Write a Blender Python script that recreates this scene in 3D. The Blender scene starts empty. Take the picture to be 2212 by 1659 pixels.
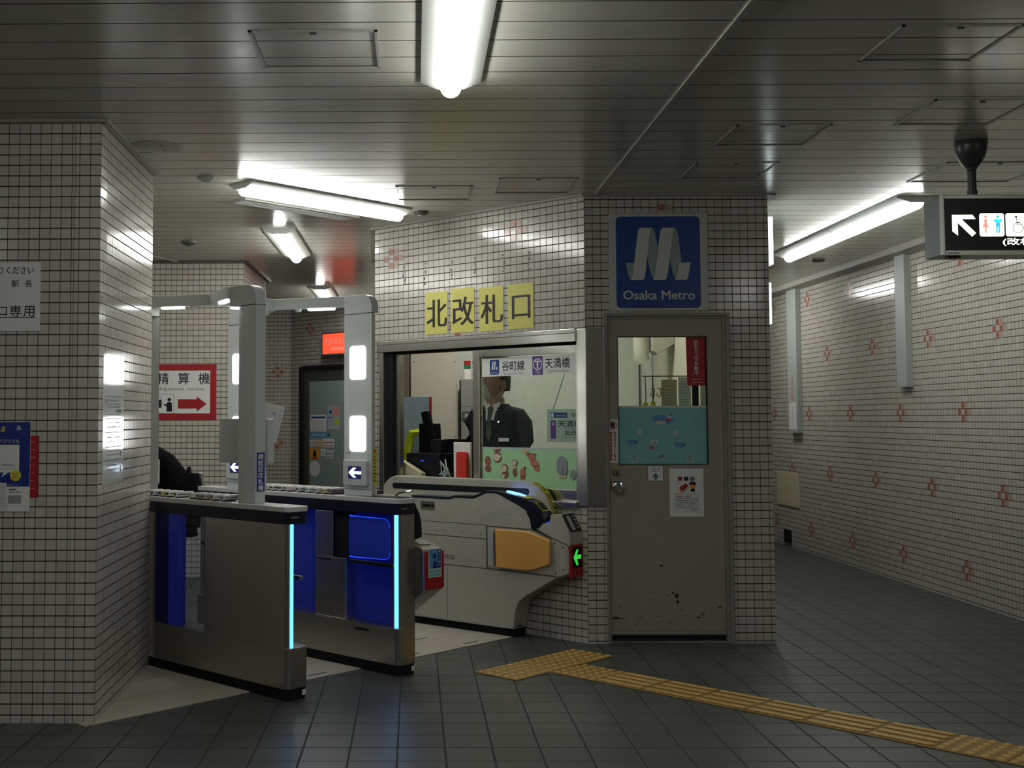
import bpy, bmesh, math, random
from math import sin, cos, pi, radians, sqrt
from mathutils import Vector, Matrix
R = random.Random(7)
C = bpy.context.scene.collection
SC = bpy.context.scene

# ------------------------------------------------------------------ camera, world, exposure
EYE = 1.3933
def make_camera():
    f, cx, py, th, ro, ps = 2552.97, 871.8, 756.17, .0575, .0023, -.0089
    F = Vector((sin(ps), cos(ps), 0)); Rt = Vector((cos(ps), -sin(ps), 0)); Z = Vector((0, 0, 1))
    fw = cos(th) * F + sin(th) * Z; up = -sin(th) * F + cos(th) * Z
    r2 = cos(ro) * Rt - sin(ro) * up; u2 = sin(ro) * Rt + cos(ro) * up
    cd = bpy.data.cameras.new('camera'); co = bpy.data.objects.new('camera', cd); C.objects.link(co)
    M = Matrix((r2, u2, -fw)).transposed().to_4x4(); M.translation = (0, 0, EYE)
    co.matrix_world = M
    cd.sensor_width = 36; cd.lens = f / 2212 * 36
    cd.shift_x = (1106 - cx) / 2212; cd.shift_y = (py - 829.5) / 2212
    cd.clip_start = .05; cd.clip_end = 100
    SC.camera = co
make_camera()
SC.view_settings.view_transform = 'Standard'
SC.view_settings.look = 'None'
SC.view_settings.gamma = 1
SC.view_settings.use_curve_mapping = False
SC.view_settings.exposure = 0.2
W = bpy.data.worlds.new('world'); SC.world = W; W.use_nodes = True
W.node_tree.nodes['Background'].inputs[0].default_value = (.6, .62, .6, 1)
W.node_tree.nodes['Background'].inputs[1].default_value = .012
try:
    SC.cycles.use_denoising = True
    SC.cycles.max_bounces = 8; SC.cycles.diffuse_bounces = 4; SC.cycles.glossy_bounces = 4
    SC.cycles.transmission_bounces = 6; SC.cycles.transparent_max_bounces = 8
    SC.cycles.sample_clamp_indirect = 6
    SC.cycles.caustics_reflective = False; SC.cycles.caustics_refractive = False
except Exception:
    pass
LAMP = 34.0          # radiance of the ceiling light bars
H = 2.797            # ceiling height

# ------------------------------------------------------------------ the two plan frames
ANG = .7714
O = Vector((1.0726, 7.3928))                       # corner where the angled ticket wall meets the door wall
AX = Vector((-cos(ANG), sin(ANG)))                 # s: along the ticket wall and along the gates, away from the hall
NX = Vector((-sin(ANG), -cos(ANG)))                # t: out of the ticket wall, across the gate line
def st(s, t, z=0.0):
    q = O + AX * s + NX * t
    return Vector((q.x, q.y, z))
def frame(o, u, out=None):
    """local x = u (to the right as seen from the front), local y = up, local z = out of the surface"""
    u = Vector((u[0], u[1], 0)).normalized(); z = Vector((0, 0, 1)); n = u.cross(z)
    M = Matrix((u, z, n)).transposed().to_4x4(); M.translation = Vector(o); return M
def gate_frame(s, t, z=0.0, da=0.0):
    """local x = s (away), local y = t (towards the near passage), local z = up; mirrored-free right-handed version uses -t"""
    a = ANG + da
    ax = Vector((-cos(a), sin(a), 0)); up = Vector((0, 0, 1)); ty = up.cross(ax)
    M = Matrix((ax, ty, up)).transposed().to_4x4(); M.translation = st(s, t, z); return M
# ty = up x ax = (-sin a, -cos a) = NX, so local y really is t

# ------------------------------------------------------------------ mesh builder
class MB:
    def __init__(s): s.v = []; s.f = []; s.m = []; s.sm = []; s.mats = []; s.uv = {}; s.wn = False
    def mi(s, mat):
        if mat not in s.mats: s.mats.append(mat)
        return s.mats.index(mat)
    def face(s, idx, mat, smooth=True, uv=None):
        if uv: s.uv[len(s.f)] = uv
        s.f.append(tuple(idx)); s.m.append(s.mi(mat)); s.sm.append(smooth)
    def poly(s, pts, mat, uv=None):
        b = len(s.v); s.v += [tuple(p) for p in pts]; s.face(range(b, b + len(pts)), mat, True, uv); return s
    def bm(s, bm_, mat, M=None):
        b = len(s.v); bm_.verts.ensure_lookup_table()
        for i, v in enumerate(bm_.verts):
            v.index = i; s.v.append(tuple(M @ v.co if M else v.co))
        for f in bm_.faces: s.face([b + v.index for v in f.verts], mat)
        bm_.free(); return s
    def box(s, x0, x1, y0, y1, z0, z1, mat, bev=0.0, seg=2, M=None):
        bm_ = bmesh.new(); bmesh.ops.create_cube(bm_, size=1)
        for v in bm_.verts:
            v.co = Vector(((x0 + x1) / 2 + v.co.x * (x1 - x0), (y0 + y1) / 2 + v.co.y * (y1 - y0), (z0 + z1) / 2 + v.co.z * (z1 - z0)))
        if bev: s.wn = True; bmesh.ops.bevel(bm_, geom=list(bm_.edges), offset=bev, segments=seg, affect='EDGES', profile=.5)
        return s.bm(bm_, mat, M)
    def prism(s, pts, lo, hi, mat, axis='z', bev=0.0, seg=2, M=None, capmat=None):
        """closed outline pts (a,b) extruded lo..hi along axis; z: (a,b,h); y: (a,h,b); x: (h,a,b)"""
        def P(a, b, h): return (a, b, h) if axis == 'z' else (a, h, b) if axis == 'y' else (h, a, b)
        bm_ = bmesh.new()
        v0 = [bm_.verts.new(P(a, b, lo)) for a, b in pts]; v1 = [bm_.verts.new(P(a, b, hi)) for a, b in pts]
        bm_.faces.new(v0); bm_.faces.new(v1)
        n = len(pts)
        for i in range(n): bm_.faces.new((v0[i], v0[(i + 1) % n], v1[(i + 1) % n], v1[i]))
        bmesh.ops.recalc_face_normals(bm_, faces=list(bm_.faces))
        if bev:
            s.wn = True
            ed = [e for e in bm_.edges if (e.verts[0] in v0) == (e.verts[1] in v0)]
            bmesh.ops.bevel(bm_, geom=ed, offset=bev, segments=seg, affect='EDGES', profile=.5)
        return s.bm(bm_, mat, M)
    def cyl(s, p0, p1, r, mat, n=16, r1=None, cap=True, M=None):
        p0 = Vector(p0); p1 = Vector(p1); r1 = r if r1 is None else r1
        d = (p1 - p0).normalized(); a = d.orthogonal().normalized(); b_ = d.cross(a)
        b = len(s.v)
        for p, rr in ((p0, r), (p1, r1)):
            for i in range(n):
                q = p + (a * cos(2 * pi * i / n) + b_ * sin(2 * pi * i / n)) * rr
                s.v.append(tuple(M @ q if M else q))
        for i in range(n): s.face((b + i, b + (i + 1) % n, b + n + (i + 1) % n, b + n + i), mat)
        if cap: s.face([b + n - 1 - i for i in range(n)], mat); s.face([b + n + i for i in range(n)], mat)
        return s
    def lathe(s, prof, mat, n=28, M=None):
        """prof: (r, h) bottom to top about local z"""
        b = len(s.v); k = len(prof)
        for r, h in prof:
            for i in range(n):
                q = Vector((r * cos(2 * pi * i / n), r * sin(2 * pi * i / n), h)); s.v.append(tuple(M @ q if M else q))
        for j in range(k - 1):
            for i in range(n): s.face((b + j * n + i, b + j * n + (i + 1) % n, b + (j + 1) * n + (i + 1) % n, b + (j + 1) * n + i), mat)
        s.face([b + n - 1 - i for i in range(n)], mat); s.face([b + (k - 1) * n + i for i in range(n)], mat)
        return s
    def tube(s, pts, r, mat, n=8):
        """swept round bar through points; r may be a list"""
        pts = [Vector(p) for p in pts]; b = len(s.v); k = len(pts); up = Vector((0.013, .021, 1))
        rs = r if isinstance(r, (list, tuple)) else [r] * k
        for j, p in enumerate(pts):
            d = (pts[min(j + 1, k - 1)] - pts[max(j - 1, 0)]).normalized()
            a = d.cross(up); a = a.normalized() if a.length > .05 else d.cross(Vector((1, 0, 0))).normalized()
            c = d.cross(a)
            for i in range(n): s.v.append(tuple(p + (a * cos(2 * pi * i / n) + c * sin(2 * pi * i / n)) * rs[j]))
        for j in range(k - 1):
            for i in range(n): s.face((b + j * n + i, b + j * n + (i + 1) % n, b + (j + 1) * n + (i + 1) % n, b + (j + 1) * n + i), mat)
        s.face([b + i for i in range(n)][::-1], mat); s.face([b + (k - 1) * n + i for i in range(n)], mat)
        return s
    # ---- flat print on a face: local x right, y up, at height z
    def flat(s, pts, z, mat): return s.poly([(a, b, z) for a, b in pts], mat)
    def rect(s, x0, x1, y0, y1, z, mat, r=0.0): return s.flat(rrect(x0, x1, y0, y1, r) if r else [(x0, y0), (x1, y0), (x1, y1), (x0, y1)], z, mat)
    def disc(s, x, y, rx, z, mat, ry=None, n=24, a0=0, a1=2 * pi):
        ry = ry or rx; return s.flat([(x + rx * cos(a0 + (a1 - a0) * i / n), y + ry * sin(a0 + (a1 - a0) * i / n)) for i in range(n)], z, mat)
    def ring(s, x, y, r, w, z, mat, n=28):
        for i in range(n):
            a, c = 2 * pi * i / n, 2 * pi * (i + 1) / n
            s.flat([(x + (r - w) * cos(a), y + (r - w) * sin(a)), (x + r * cos(a), y + r * sin(a)), (x + r * cos(c), y + r * sin(c)), (x + (r - w) * cos(c), y + (r - w) * sin(c))], z, mat)
        return s
    def line(s, p, q, w, z, mat):
        p = Vector(p); q = Vector(q); d = (q - p).normalized() * w / 2; n = Vector((-d.y, d.x))
        return s.flat([p - n, q - n, q + n, p + n], z, mat)
    def border(s, x0, x1, y0, y1, w, z, mat):
        s.rect(x0, x1, y0, y0 + w, z, mat); s.rect(x0, x1, y1 - w, y1, z, mat); s.rect(x0, x0 + w, y0 + w, y1 - w, z, mat); return s.rect(x1 - w, x1, y0 + w, y1 - w, z, mat)
    def text(s, txt, x0, y0, h, z, mat, w=None, bold=0.0, align='l', rot=0.0, boldx=0.0):
        """lettering whose ink box is h high (and w wide if given) with its lower left (or centre) at x0,y0"""
        vs, fs = glyphs(txt)
        if not vs: return s
        xs = [v[0] for v in vs]; ys = [v[1] for v in vs]; x_, X_, y_, Y_ = min(xs), max(xs), min(ys), max(ys)
        ky = h / max(Y_ - y_, 1e-6); kx = w / max(X_ - x_, 1e-6) if w else ky; ww = (X_ - x_) * kx
        ox = x0 - (ww / 2 if align == 'c' else ww if align == 'r' else 0)
        e = (bold or boldx) * h; ey_ = 1 if bold else 0
        for k_, (ex, ey) in enumerate(((0, 0), (e, 0), (-e, 0), (0, e * ey_), (0, -e * ey_)) if e else ((0, 0),)):
            b = len(s.v)
            for x, y in vs:
                q = Vector(((x - x_) * kx + ox + ex, (y - y_) * ky + y0 + ey))
                if rot: d = q - Vector((x0, y0)); q = Vector((x0, y0)) + Vector((d.x * cos(rot) - d.y * sin(rot), d.x * sin(rot) + d.y * cos(rot)))
                s.v.append((q.x, q.y, z + k_ * 2e-5))
            for f in fs: s.face([b + i for i in f], mat, False)
        return s
    def vtext(s, txt, xc, ytop, size, pitch, z, mat, bold=0.0, sx=1.0):
        for i, ch in enumerate(txt):
            if ch != ' ': s.text(ch, xc, ytop - pitch * i - size, size * (.95 if ch not in 'ーロ口' else .7), z, mat, w=size * .9 * sx, bold=bold, align='c')
        return s
    def scribble(s, x0, x1, y, n, h, z, mat, seed=0):
        """a line of tiny illegible print as short dashes"""
        rr = random.Random(seed); x = x0; step = (x1 - x0) / max(n, 1)
        for i in range(n):
            w = step * rr.uniform(.45, .95); s.rect(x, x + w, y, y + h, z, mat); x += step
        return s
    def mesh(s, name):
        me = bpy.data.meshes.new(name)
        me.from_pydata(s.v, [], s.f)
        for m in s.mats: me.materials.append(m)
        me.polygons.foreach_set('material_index', s.m)
        me.polygons.foreach_set('use_smooth', s.sm)
        if s.uv:
            L = me.uv_layers.new(name='UVMap')
            for fi, uv in s.uv.items():
                for k, li in enumerate(me.polygons[fi].loop_indices): L.data[li].uv = uv[k]
        me.update(); me.validate(verbose=False)
        try: me.set_sharp_from_angle(angle=radians(32))
        except Exception: pass
        return me
    def build(s, name, parent=None, M=None):
        o = bpy.data.objects.new(name, s.mesh(name)); C.objects.link(o)
        if parent is not None: o.parent = parent
        if M is not None: o.matrix_basis = M
        if s.wn:
            w = o.modifiers.new('weighted', 'WEIGHTED_NORMAL'); w.mode = 'FACE_AREA'; w.keep_sharp = True
        return o
def rrect(x0, x1, y0, y1, r, n=5):
    p = []
    for cx, cy, a in ((x1 - r, y0 + r, -pi / 2), (x1 - r, y1 - r, 0), (x0 + r, y1 - r, pi / 2), (x0 + r, y0 + r, pi)):
        for i in range(n + 1): p.append((cx + r * cos(a + pi / 2 * i / n), cy + r * sin(a + pi / 2 * i / n)))
    return p
_gl = {}
def glyphs(txt, bold=0.0):
    k = (txt, bold)
    if k in _gl: return _gl[k]
    cu = bpy.data.curves.new('t', 'FONT'); cu.body = txt; cu.size = 1; cu.resolution_u = 3; cu.offset = bold; cu.fill_mode = 'FRONT'
    o = bpy.data.objects.new('t', cu); C.objects.link(o)
    dg = bpy.context.evaluated_depsgraph_get(); dg.update()
    me = bpy.data.meshes.new_from_object(o.evaluated_get(dg))
    r = ([(v.co.x, v.co.y) for v in me.vertices], [tuple(p.vertices) for p in me.polygons])
    bpy.data.objects.remove(o); bpy.data.curves.remove(cu); bpy.data.meshes.remove(me)
    _gl[k] = r; return r

# ------------------------------------------------------------------ tagging
def tag(o, label=None, cat=None, group=None, kind=None):
    if label: o['label'] = label
    if cat: o['category'] = cat
    if group: o['group'] = group
    if kind: o['kind'] = kind
    return o
def thing(name, label, cat, loc=None, M=None, group=None, kind=None):
    o = bpy.data.objects.new(name, None); C.objects.link(o); o.empty_display_size = .05
    if M is not None: o.matrix_basis = M
    if loc is not None: o.location = loc
    return tag(o, label, cat, group, kind)
def solo(mb, name, label, cat, M=None, group=None, kind=None):
    return tag(mb.build(name, None, M), label, cat, group, kind)
def copy_tree(o, parent=None):
    c = o.copy(); C.objects.link(c)
    if parent is not None: c.parent = parent
    for ch in list(o.children): copy_tree(ch, c)
    return c

# ------------------------------------------------------------------ materials
MT = {}
def mat(name, col=(.8, .8, .8), rough=.5, metal=0.0, spec=.5, emit=None, es=0.0, trans=0.0, alpha=1.0, coat=0.0, noise=0.0, nscale=40, aniso=None, bump=0.0, ior=1.45):
    m = bpy.data.materials.new(name); m.use_nodes = True; nt = m.node_tree; b = nt.nodes['Principled BSDF']
    b.inputs['Base Color'].default_value = (*col, 1); b.inputs['Roughness'].default_value = rough
    b.inputs['Metallic'].default_value = metal; b.inputs['Specular IOR Level'].default_value = spec
    b.inputs['IOR'].default_value = ior
    if emit: b.inputs['Emission Color'].default_value = (*emit, 1); b.inputs['Emission Strength'].default_value = es
    if trans: b.inputs['Transmission Weight'].default_value = trans
    if alpha < 1: b.inputs['Alpha'].default_value = alpha
    if coat: b.inputs['Coat Weight'].default_value = coat; b.inputs['Coat Roughness'].default_value = .08
    if noise or bump:
        tc = nt.nodes.new('ShaderNodeTexCoord'); mp = nt.nodes.new('ShaderNodeMapping'); nz = nt.nodes.new('ShaderNodeTexNoise')
        nt.links.new(tc.outputs['Object'], mp.inputs[0]); nt.links.new(mp.outputs[0], nz.inputs['Vector'])
        mp.inputs['Scale'].default_value = aniso or (1, 1, 1); nz.inputs['Scale'].default_value = nscale; nz.inputs['Detail'].default_value = 5
        if noise:
            mx = nt.nodes.new('ShaderNodeMix'); mx.data_type = 'RGBA'
            nt.links.new(nz.outputs['Fac'], mx.inputs[0])
            mx.inputs[6].default_value = (*[c * (1 - noise) for c in col], 1); mx.inputs[7].default_value = (*[min(1, c * (1 + noise)) for c in col], 1)
            nt.links.new(mx.outputs[2], b.inputs['Base Color'])
            mr = nt.nodes.new('ShaderNodeMapRange'); mr.inputs[3].default_value = max(.02, rough - min(.1, noise)); mr.inputs[4].default_value = min(1, rough + min(.1, noise))
            nt.links.new(nz.outputs['Fac'], mr.inputs[0]); nt.links.new(mr.outputs[0], b.inputs['Roughness'])
        if bump:
            bp = nt.nodes.new('ShaderNodeBump'); bp.inputs['Strength'].default_value = bump; bp.inputs['Distance'].default_value = .002
            nt.links.new(nz.outputs['Fac'], bp.inputs['Height']); nt.links.new(bp.outputs[0], b.inputs['Normal'])
    MT[name] = m; return m
def nmath(nt, op, a, b=None, c=None, clamp=False):
    n = nt.nodes.new('ShaderNodeMath'); n.operation = op; n.use_clamp = clamp
    for i, v in enumerate((a, b, c)):
        if v is None: continue
        if isinstance(v, (int, float)): n.inputs[i].default_value = v
        else: nt.links.new(v, n.inputs[i])
    return n.outputs[0]
def grid_mat(name, src, pu, pv, gu, gv, base, grout_u, grout_v, rough, ou=0.0, ov=0.0, vary=.08, spec=.5, bumpd=.0012, dirt=.0, tint=(1, .965, .95), tilt=0.0):
    """square tiles: src 'UV' or 'Object'; gu / gv joint widths; ou / ov joint offsets"""
    m = bpy.data.materials.new(name); m.use_nodes = True; nt = m.node_tree; b = nt.nodes['Principled BSDF']; L = nt.links.new
    tc = nt.nodes.new('ShaderNodeTexCoord'); sp = nt.nodes.new('ShaderNodeSeparateXYZ'); L(tc.outputs[src], sp.inputs[0])
    u = nmath(nt, 'DIVIDE', nmath(nt, 'SUBTRACT', sp.outputs[0], ou), pu); v = nmath(nt, 'DIVIDE', nmath(nt, 'SUBTRACT', sp.outputs[1], ov), pv)
    def joint(x, p, g):
        fr = nmath(nt, 'FRACT', x); d = nmath(nt, 'MULTIPLY', nmath(nt, 'MINIMUM', fr, nmath(nt, 'SUBTRACT', 1.0, fr)), p)
        mr = nt.nodes.new('ShaderNodeMapRange'); mr.interpolation_type = 'SMOOTHSTEP'
        mr.inputs[1].default_value = g * .3; mr.inputs[2].default_value = g * .62; mr.inputs[3].default_value = 1; mr.inputs[4].default_value = 0
        L(d, mr.inputs[0]); return mr.outputs[0]
    ju = joint(u, pu, gu); jv = joint(v, pv, gv)
    cb = nt.nodes.new('ShaderNodeCombineXYZ'); L(nmath(nt, 'FLOOR', u), cb.inputs[0]); L(nmath(nt, 'FLOOR', v), cb.inputs[1])
    wn = nt.nodes.new('ShaderNodeTexWhiteNoise'); wn.noise_dimensions = '2D'; L(cb.outputs[0], wn.inputs['Vector'])
    mx = nt.nodes.new('ShaderNodeMix'); mx.data_type = 'RGBA'; L(wn.outputs['Value'], mx.inputs[0])
    mx.inputs[6].default_value = (*[c * (1 - vary) * t for c, t in zip(base, tint)], 1); mx.inputs[7].default_value = (*[c * (1 + vary) for c in base], 1)
    nz = nt.nodes.new('ShaderNodeTexNoise'); nz.inputs['Scale'].default_value = 3.0; nz.inputs['Detail'].default_value = 6; L(tc.outputs[src], nz.inputs['Vector'])
    md = nt.nodes.new('ShaderNodeMix'); md.data_type = 'RGBA'; md.blend_type = 'MULTIPLY'; md.inputs[0].default_value = dirt
    L(mx.outputs[2], md.inputs[6]); L(nz.outputs['Fac'], md.inputs[7])
    m1 = nt.nodes.new('ShaderNodeMix'); m1.data_type = 'RGBA'; L(ju, m1.inputs[0]); L(md.outputs[2], m1.inputs[6]); m1.inputs[7].default_value = (*grout_u, 1)
    m2 = nt.nodes.new('ShaderNodeMix'); m2.data_type = 'RGBA'; L(jv, m2.inputs[0]); L(m1.outputs[2], m2.inputs[6]); m2.inputs[7].default_value = (*grout_v, 1)
    L(m2.outputs[2], b.inputs['Base Color'])
    j = nmath(nt, 'MAXIMUM', ju, jv)
    rr = nt.nodes.new('ShaderNodeMapRange'); rr.inputs[3].default_value = rough; rr.inputs[4].default_value = .9; L(j, rr.inputs[0]); L(rr.outputs[0], b.inputs['Roughness'])
    b.inputs['Specular IOR Level'].default_value = spec
    hgt = nmath(nt, 'SUBTRACT', 1.0, j)
    if tilt:
        t1 = nmath(nt, 'MULTIPLY', nmath(nt, 'SUBTRACT', wn.outputs['Value'], .5), nmath(nt, 'MULTIPLY', nmath(nt, 'FRACT', u), tilt))
        hgt = nmath(nt, 'ADD', hgt, t1)
    bp = nt.nodes.new('ShaderNodeBump'); bp.inputs['Strength'].default_value = .6; bp.inputs['Distance'].default_value = bumpd
    L(hgt, bp.inputs['Height']); L(bp.outputs[0], b.inputs['Normal'])
    MT[name] = m; return m
TB = (.50, .475, .425); GU = (.105, .097, .088); GV = (.028, .026, .023)  # GV, horizontal joints: recess shadow and dirt both put into the darker grout
def tile_mat(name, ov, ou=0.0, pu=.05, pv=.05): return grid_mat(name, 'UV', pu, pv, .0042, .0062, TB, GU, GV, .16, ou, ov, vary=.06, spec=.5, tilt=.25)
T_pil = tile_mat('tile_pillar', .0364); T_bl = tile_mat('tile_ticket_wall', .0058); T_low = tile_mat('tile_low_wall', .0377)
T_bf = tile_mat('tile_door_wall', .0156, .0, .0514); T_rw = tile_mat('tile_right_wall', .0185, 0, .0497, .0495); T_bk = tile_mat('tile_back', .03)
pink = mat('pink_tile', (.36, .15, .105), .2); pale = mat('pale_pink_tile', (.44, .31, .25), .2)
floor_m = grid_mat('floor_tiles', 'Object', .2, .2, .009, .010, (.078, .082, .076), (.022, .022, .021), (.026, .026, .025), .38, -.0742, 4.8952, vary=.10, spec=.4, bumpd=.0015, dirt=.35, tint=(1, 1, 1))
plate_m = mat('gate_floor_plate', (.42, .38, .32), .5, noise=.12, nscale=6)
ceil_m = mat('ceiling_slat', (.47, .465, .41), .22, spec=.6, noise=.06, nscale=2.5, aniso=(1, 3, 1)); ceil_gap = mat('ceiling_gap', (.03, .03, .03), .8)
trim_m = mat('ceiling_trim', (.32, .31, .28), .35, noise=.06)
trim_d = mat('dark_trim', (.07, .07, .065), .4)
steel = mat('brushed_steel', (.60, .59, .55), .24, metal=1)
steel_h = mat('brushed_steel_horizontal', (.62, .61, .57), .20, metal=1)
steel_d = mat('dull_steel', (.46, .44, .395), .30, metal=1, noise=.03, nscale=60, aniso=(1, 1, .05))
chrome = mat('chrome', (.75, .75, .74), .12, metal=1)
silver = mat('silver_panel', (.47, .455, .40), .42, metal=.35, noise=.10, nscale=10)
grey_pl = mat('grey_plastic', (.54, .57, .55), .42, noise=.05, nscale=60)
lgrey = mat('light_grey_counter', (.55, .54, .52), .32)
black_m = mat('black_plastic', (.010, .011, .015), .35, spec=.3); matte_black = mat('matte_black', (.010, .010, .011), .8, spec=.2)
navy = mat('navy_band', (.006, .008, .018), .3)
white = mat('white_paper', (.74, .74, .72), .55); whiteg = mat('white_gloss', (.62, .64, .61), .3)
ink = mat('black_ink', (.012, .012, .014), .5); inkg = mat('grey_ink', (.16, .16, .17), .6); inkl = mat('light_grey_ink', (.38, .38, .38), .6)
red = mat('red_print', (.36, .015, .02), .4); redl = mat('bright_red', (.62, .04, .03), .4); blue_s = mat('sign_blue', (.012, .05, .24), .35); blue2 = mat('deep_blue_print', (.015, .03, .22), .4)
green_p = mat('green_print', (.02, .16, .08), .5); yellow = mat('yellow_print', (.72, .60, .05), .45); skyb = mat('sky_blue_print', (.10, .32, .58), .5)
orange = mat('orange_print', (.75, .30, .04), .45); pinkp = mat('pink_print', (.62, .28, .26), .5); limeg = mat('pale_green_film', (.36, .62, .34), .55, noise=.10, nscale=25)
teal_f = mat('teal_film', (.20, .46, .46), .5, noise=.10, nscale=14, aniso=(6, 1, 1)); purple = mat('purple_print', (.13, .05, .30), .4)
ypaper = mat('yellow_paper', (.60, .56, .14), .35, noise=.10, nscale=30)
ribbon = mat('logo_white', (.55, .57, .54), .4); ribbon2 = mat('logo_grey', (.26, .33, .33), .4)
door_m = mat('door_paint', (.31, .285, .24), .40, noise=.08, nscale=9); frame_m = mat('door_frame_paint', (.26, .245, .21), .38)
beige = mat('beige_panel', (.50, .48, .42), .5, noise=.05); cabg = mat('cabinet_grey', (.36, .37, .36), .45)
wallw = mat('office_wall', (.62, .60, .50), .7); locker_m = mat('locker_grey', (.24, .245, .24), .45); wallpaper = mat('office_wallpaper', (.62, .66, .60), .7, noise=.15, nscale=22)
def emat(name, col, s): return mat(name, col, .5, emit=col, es=s)
led = emat('light_bar', (.985, 1, .945), LAMP); led_n = emat('light_bar_gate', (.97, 1, .95), 9.0); led_p = emat('light_panel', (1, 1, .97), 6.5)
led_room = emat('office_light', (1, .98, .86), 26.0); led_old = emat('light_bar_passage', (.985, 1, .945), LAMP * .5)
ghost = mat('glue_ghost', (.17, .16, .14), .5)
led_b = emat('blue_light', (.07, .38, 1), 3.6); led_bd = emat('blue_edge_light', (.012, .06, .95), 1.4); led_bw = emat('blue_white_light', (.16, .36, 1), 2.2)
led_g = emat('green_arrow', (.05, .75, .08), .6); led_sign = emat('sign_light', (1, .97, .80), 1.5); led_red = emat('red_lit_sign', (.80, .07, .03), 1.1)
lit_pink = emat('lit_pink', (.95, .35, .25), .9); lit_cyan = emat('lit_cyan', (.05, .55, .85), .9); lit_edge = emat('lit_panel_edge', (.80, .92, .92), 2.2); lit_arrow = emat('white_arrow', (.75, .88, 1), 2.0)
acry = mat('blue_acrylic', (.03, .05, .36), .14, spec=.7, emit=(.004, .010, .22), es=.10); acry_d = mat('dark_blue_acrylic', (.006, .012, .13), .12, spec=.6)
def glass_mat(name, col, a, rough=.02):
    """thin pane: mostly clear, mirror-like at grazing angles"""
    m = bpy.data.materials.new(name); m.use_nodes = True; nt = m.node_tree; nt.nodes.clear(); L = nt.links.new
    out = nt.nodes.new('ShaderNodeOutputMaterial'); tr = nt.nodes.new('ShaderNodeBsdfTransparent'); gl = nt.nodes.new('ShaderNodeBsdfGlossy'); mx = nt.nodes.new('ShaderNodeMixShader'); fr = nt.nodes.new('ShaderNodeLayerWeight')
    tr.inputs[0].default_value = (*col, 1); gl.inputs['Roughness'].default_value = rough; fr.inputs['Blend'].default_value = .5
    f2 = nmath(nt, 'MULTIPLY', nmath(nt, 'ADD', .03, nmath(nt, 'MULTIPLY', .9, nmath(nt, 'POWER', fr.outputs['Facing'], 5.0))), a)
    L(f2, mx.inputs[0]); L(tr.outputs[0], mx.inputs[1]); L(gl.outputs[0], mx.inputs[2]); L(mx.outputs[0], out.inputs[0]); MT[name] = m; return m
glass = glass_mat('window_glass', (.93, .96, .93), 1.0); glass_b = glass_mat('gate_glass', (.80, .83, .92), 1.0)
frost = mat('frosted_glass', (.27, .34, .31), .28); mist = mat('film_edge', (.40, .50, .46), .5)
skin = mat('skin', (.42, .26, .19), .5); hair = mat('black_hair', (.012, .011, .011), .5); suit = mat('charcoal_suit', (.014, .018, .027), .8, spec=.15); shirt = mat('white_shirt', (.62, .64, .64), .7)
tie = mat('dark_green_tie', (.035, .05, .03), .6); mask_w = mat('white_mask', (.55, .58, .58), .7); coat = mat('black_coat', (.006, .006, .008), .9, spec=.08)
vinyl = mat('orange_pad', (.66, .35, .09), .45, noise=.10, nscale=300, bump=.15); redpad = mat('red_plastic', (.34, .012, .016), .35)
tact = mat('tactile_yellow', (.50, .31, .075), .45, noise=.14, nscale=20); tact_b = mat('tactile_base', (.27, .16, .04), .6, noise=.14, nscale=20); vest = mat('lime_vest', (.52, .62, .02), .6); bagb = mat('blue_grey_panel', (.25, .33, .42), .5)  # tactile base darker than its ribs: shade between them put into the colour
wood = mat('wood_edge', (.40, .17, .07), .5); clockc = mat('dark_badge', (.08, .09, .09), .5); hang_s = mat('hanging_sign_face', (.48, .56, .54), .45)

# ------------------------------------------------------------------ setting
def wall(name, A, B, z0, z1, m, holes=(), th=.12, extra=None, label='', uo=0.0):
    """slab whose visible face runs from A (left) to B (right); holes (u0,u1,z0,z1)"""
    A = Vector(A); B = Vector(B); Lw = (B - A).length; mb = MB()
    us = sorted({0, Lw} | {h[0] for h in holes} | {h[1] for h in holes}); vs = sorted({z0, z1} | {h[2] for h in holes} | {h[3] for h in holes})
    us = [u for u in us if 0 <= u <= Lw]; vs = [v for v in vs if z0 <= v <= z1]
    def solid(i, j):
        if i < 0 or j < 0 or i >= len(us) - 1 or j >= len(vs) - 1: return False
        c = ((us[i] + us[i + 1]) / 2, (vs[j] + vs[j + 1]) / 2)
        return not any(h[0] < c[0] < h[1] and h[2] < c[1] < h[3] for h in holes)
    for i in range(len(us) - 1):
        for j in range(len(vs) - 1):
            if not solid(i, j): continue
            a, b, c, d = us[i], us[i + 1], vs[j], vs[j + 1]
            q = [(a, c), (b, c), (b, d), (a, d)]
            mb.poly([(x, y, 0) for x, y in q], m, [(x - uo, y) for x, y in q])
            mb.poly([(x, y, -th) for x, y in q[::-1]], m, [(x - uo, y) for x, y in q[::-1]])
            for di, dj, e in ((-1, 0, (3, 0)), (1, 0, (1, 2)), (0, -1, (0, 1)), (0, 1, (2, 3))):
                if not solid(i + di, j + dj):
                    p, r = q[e[0]], q[e[1]]
                    uvs = [(p[0] + (0 if dj else 0) - uo, p[1]), (r[0] - uo, r[1]), (r[0] - uo + (th if di else 0), r[1] + (th if dj else 0)), (p[0] - uo + (th if di else 0), p[1] + (th if dj else 0))]
                    mb.poly([(p[0], p[1], 0), (p[0], p[1], -th), (r[0], r[1], -th), (r[0], r[1], 0)], m, [uvs[0], uvs[3], uvs[2], uvs[1]])
    if extra: extra(mb)
    o = mb.build(name, None, frame((A.x, A.y, 0), B - A))
    return tag(o, label, 'wall', None, 'structure')
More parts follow.
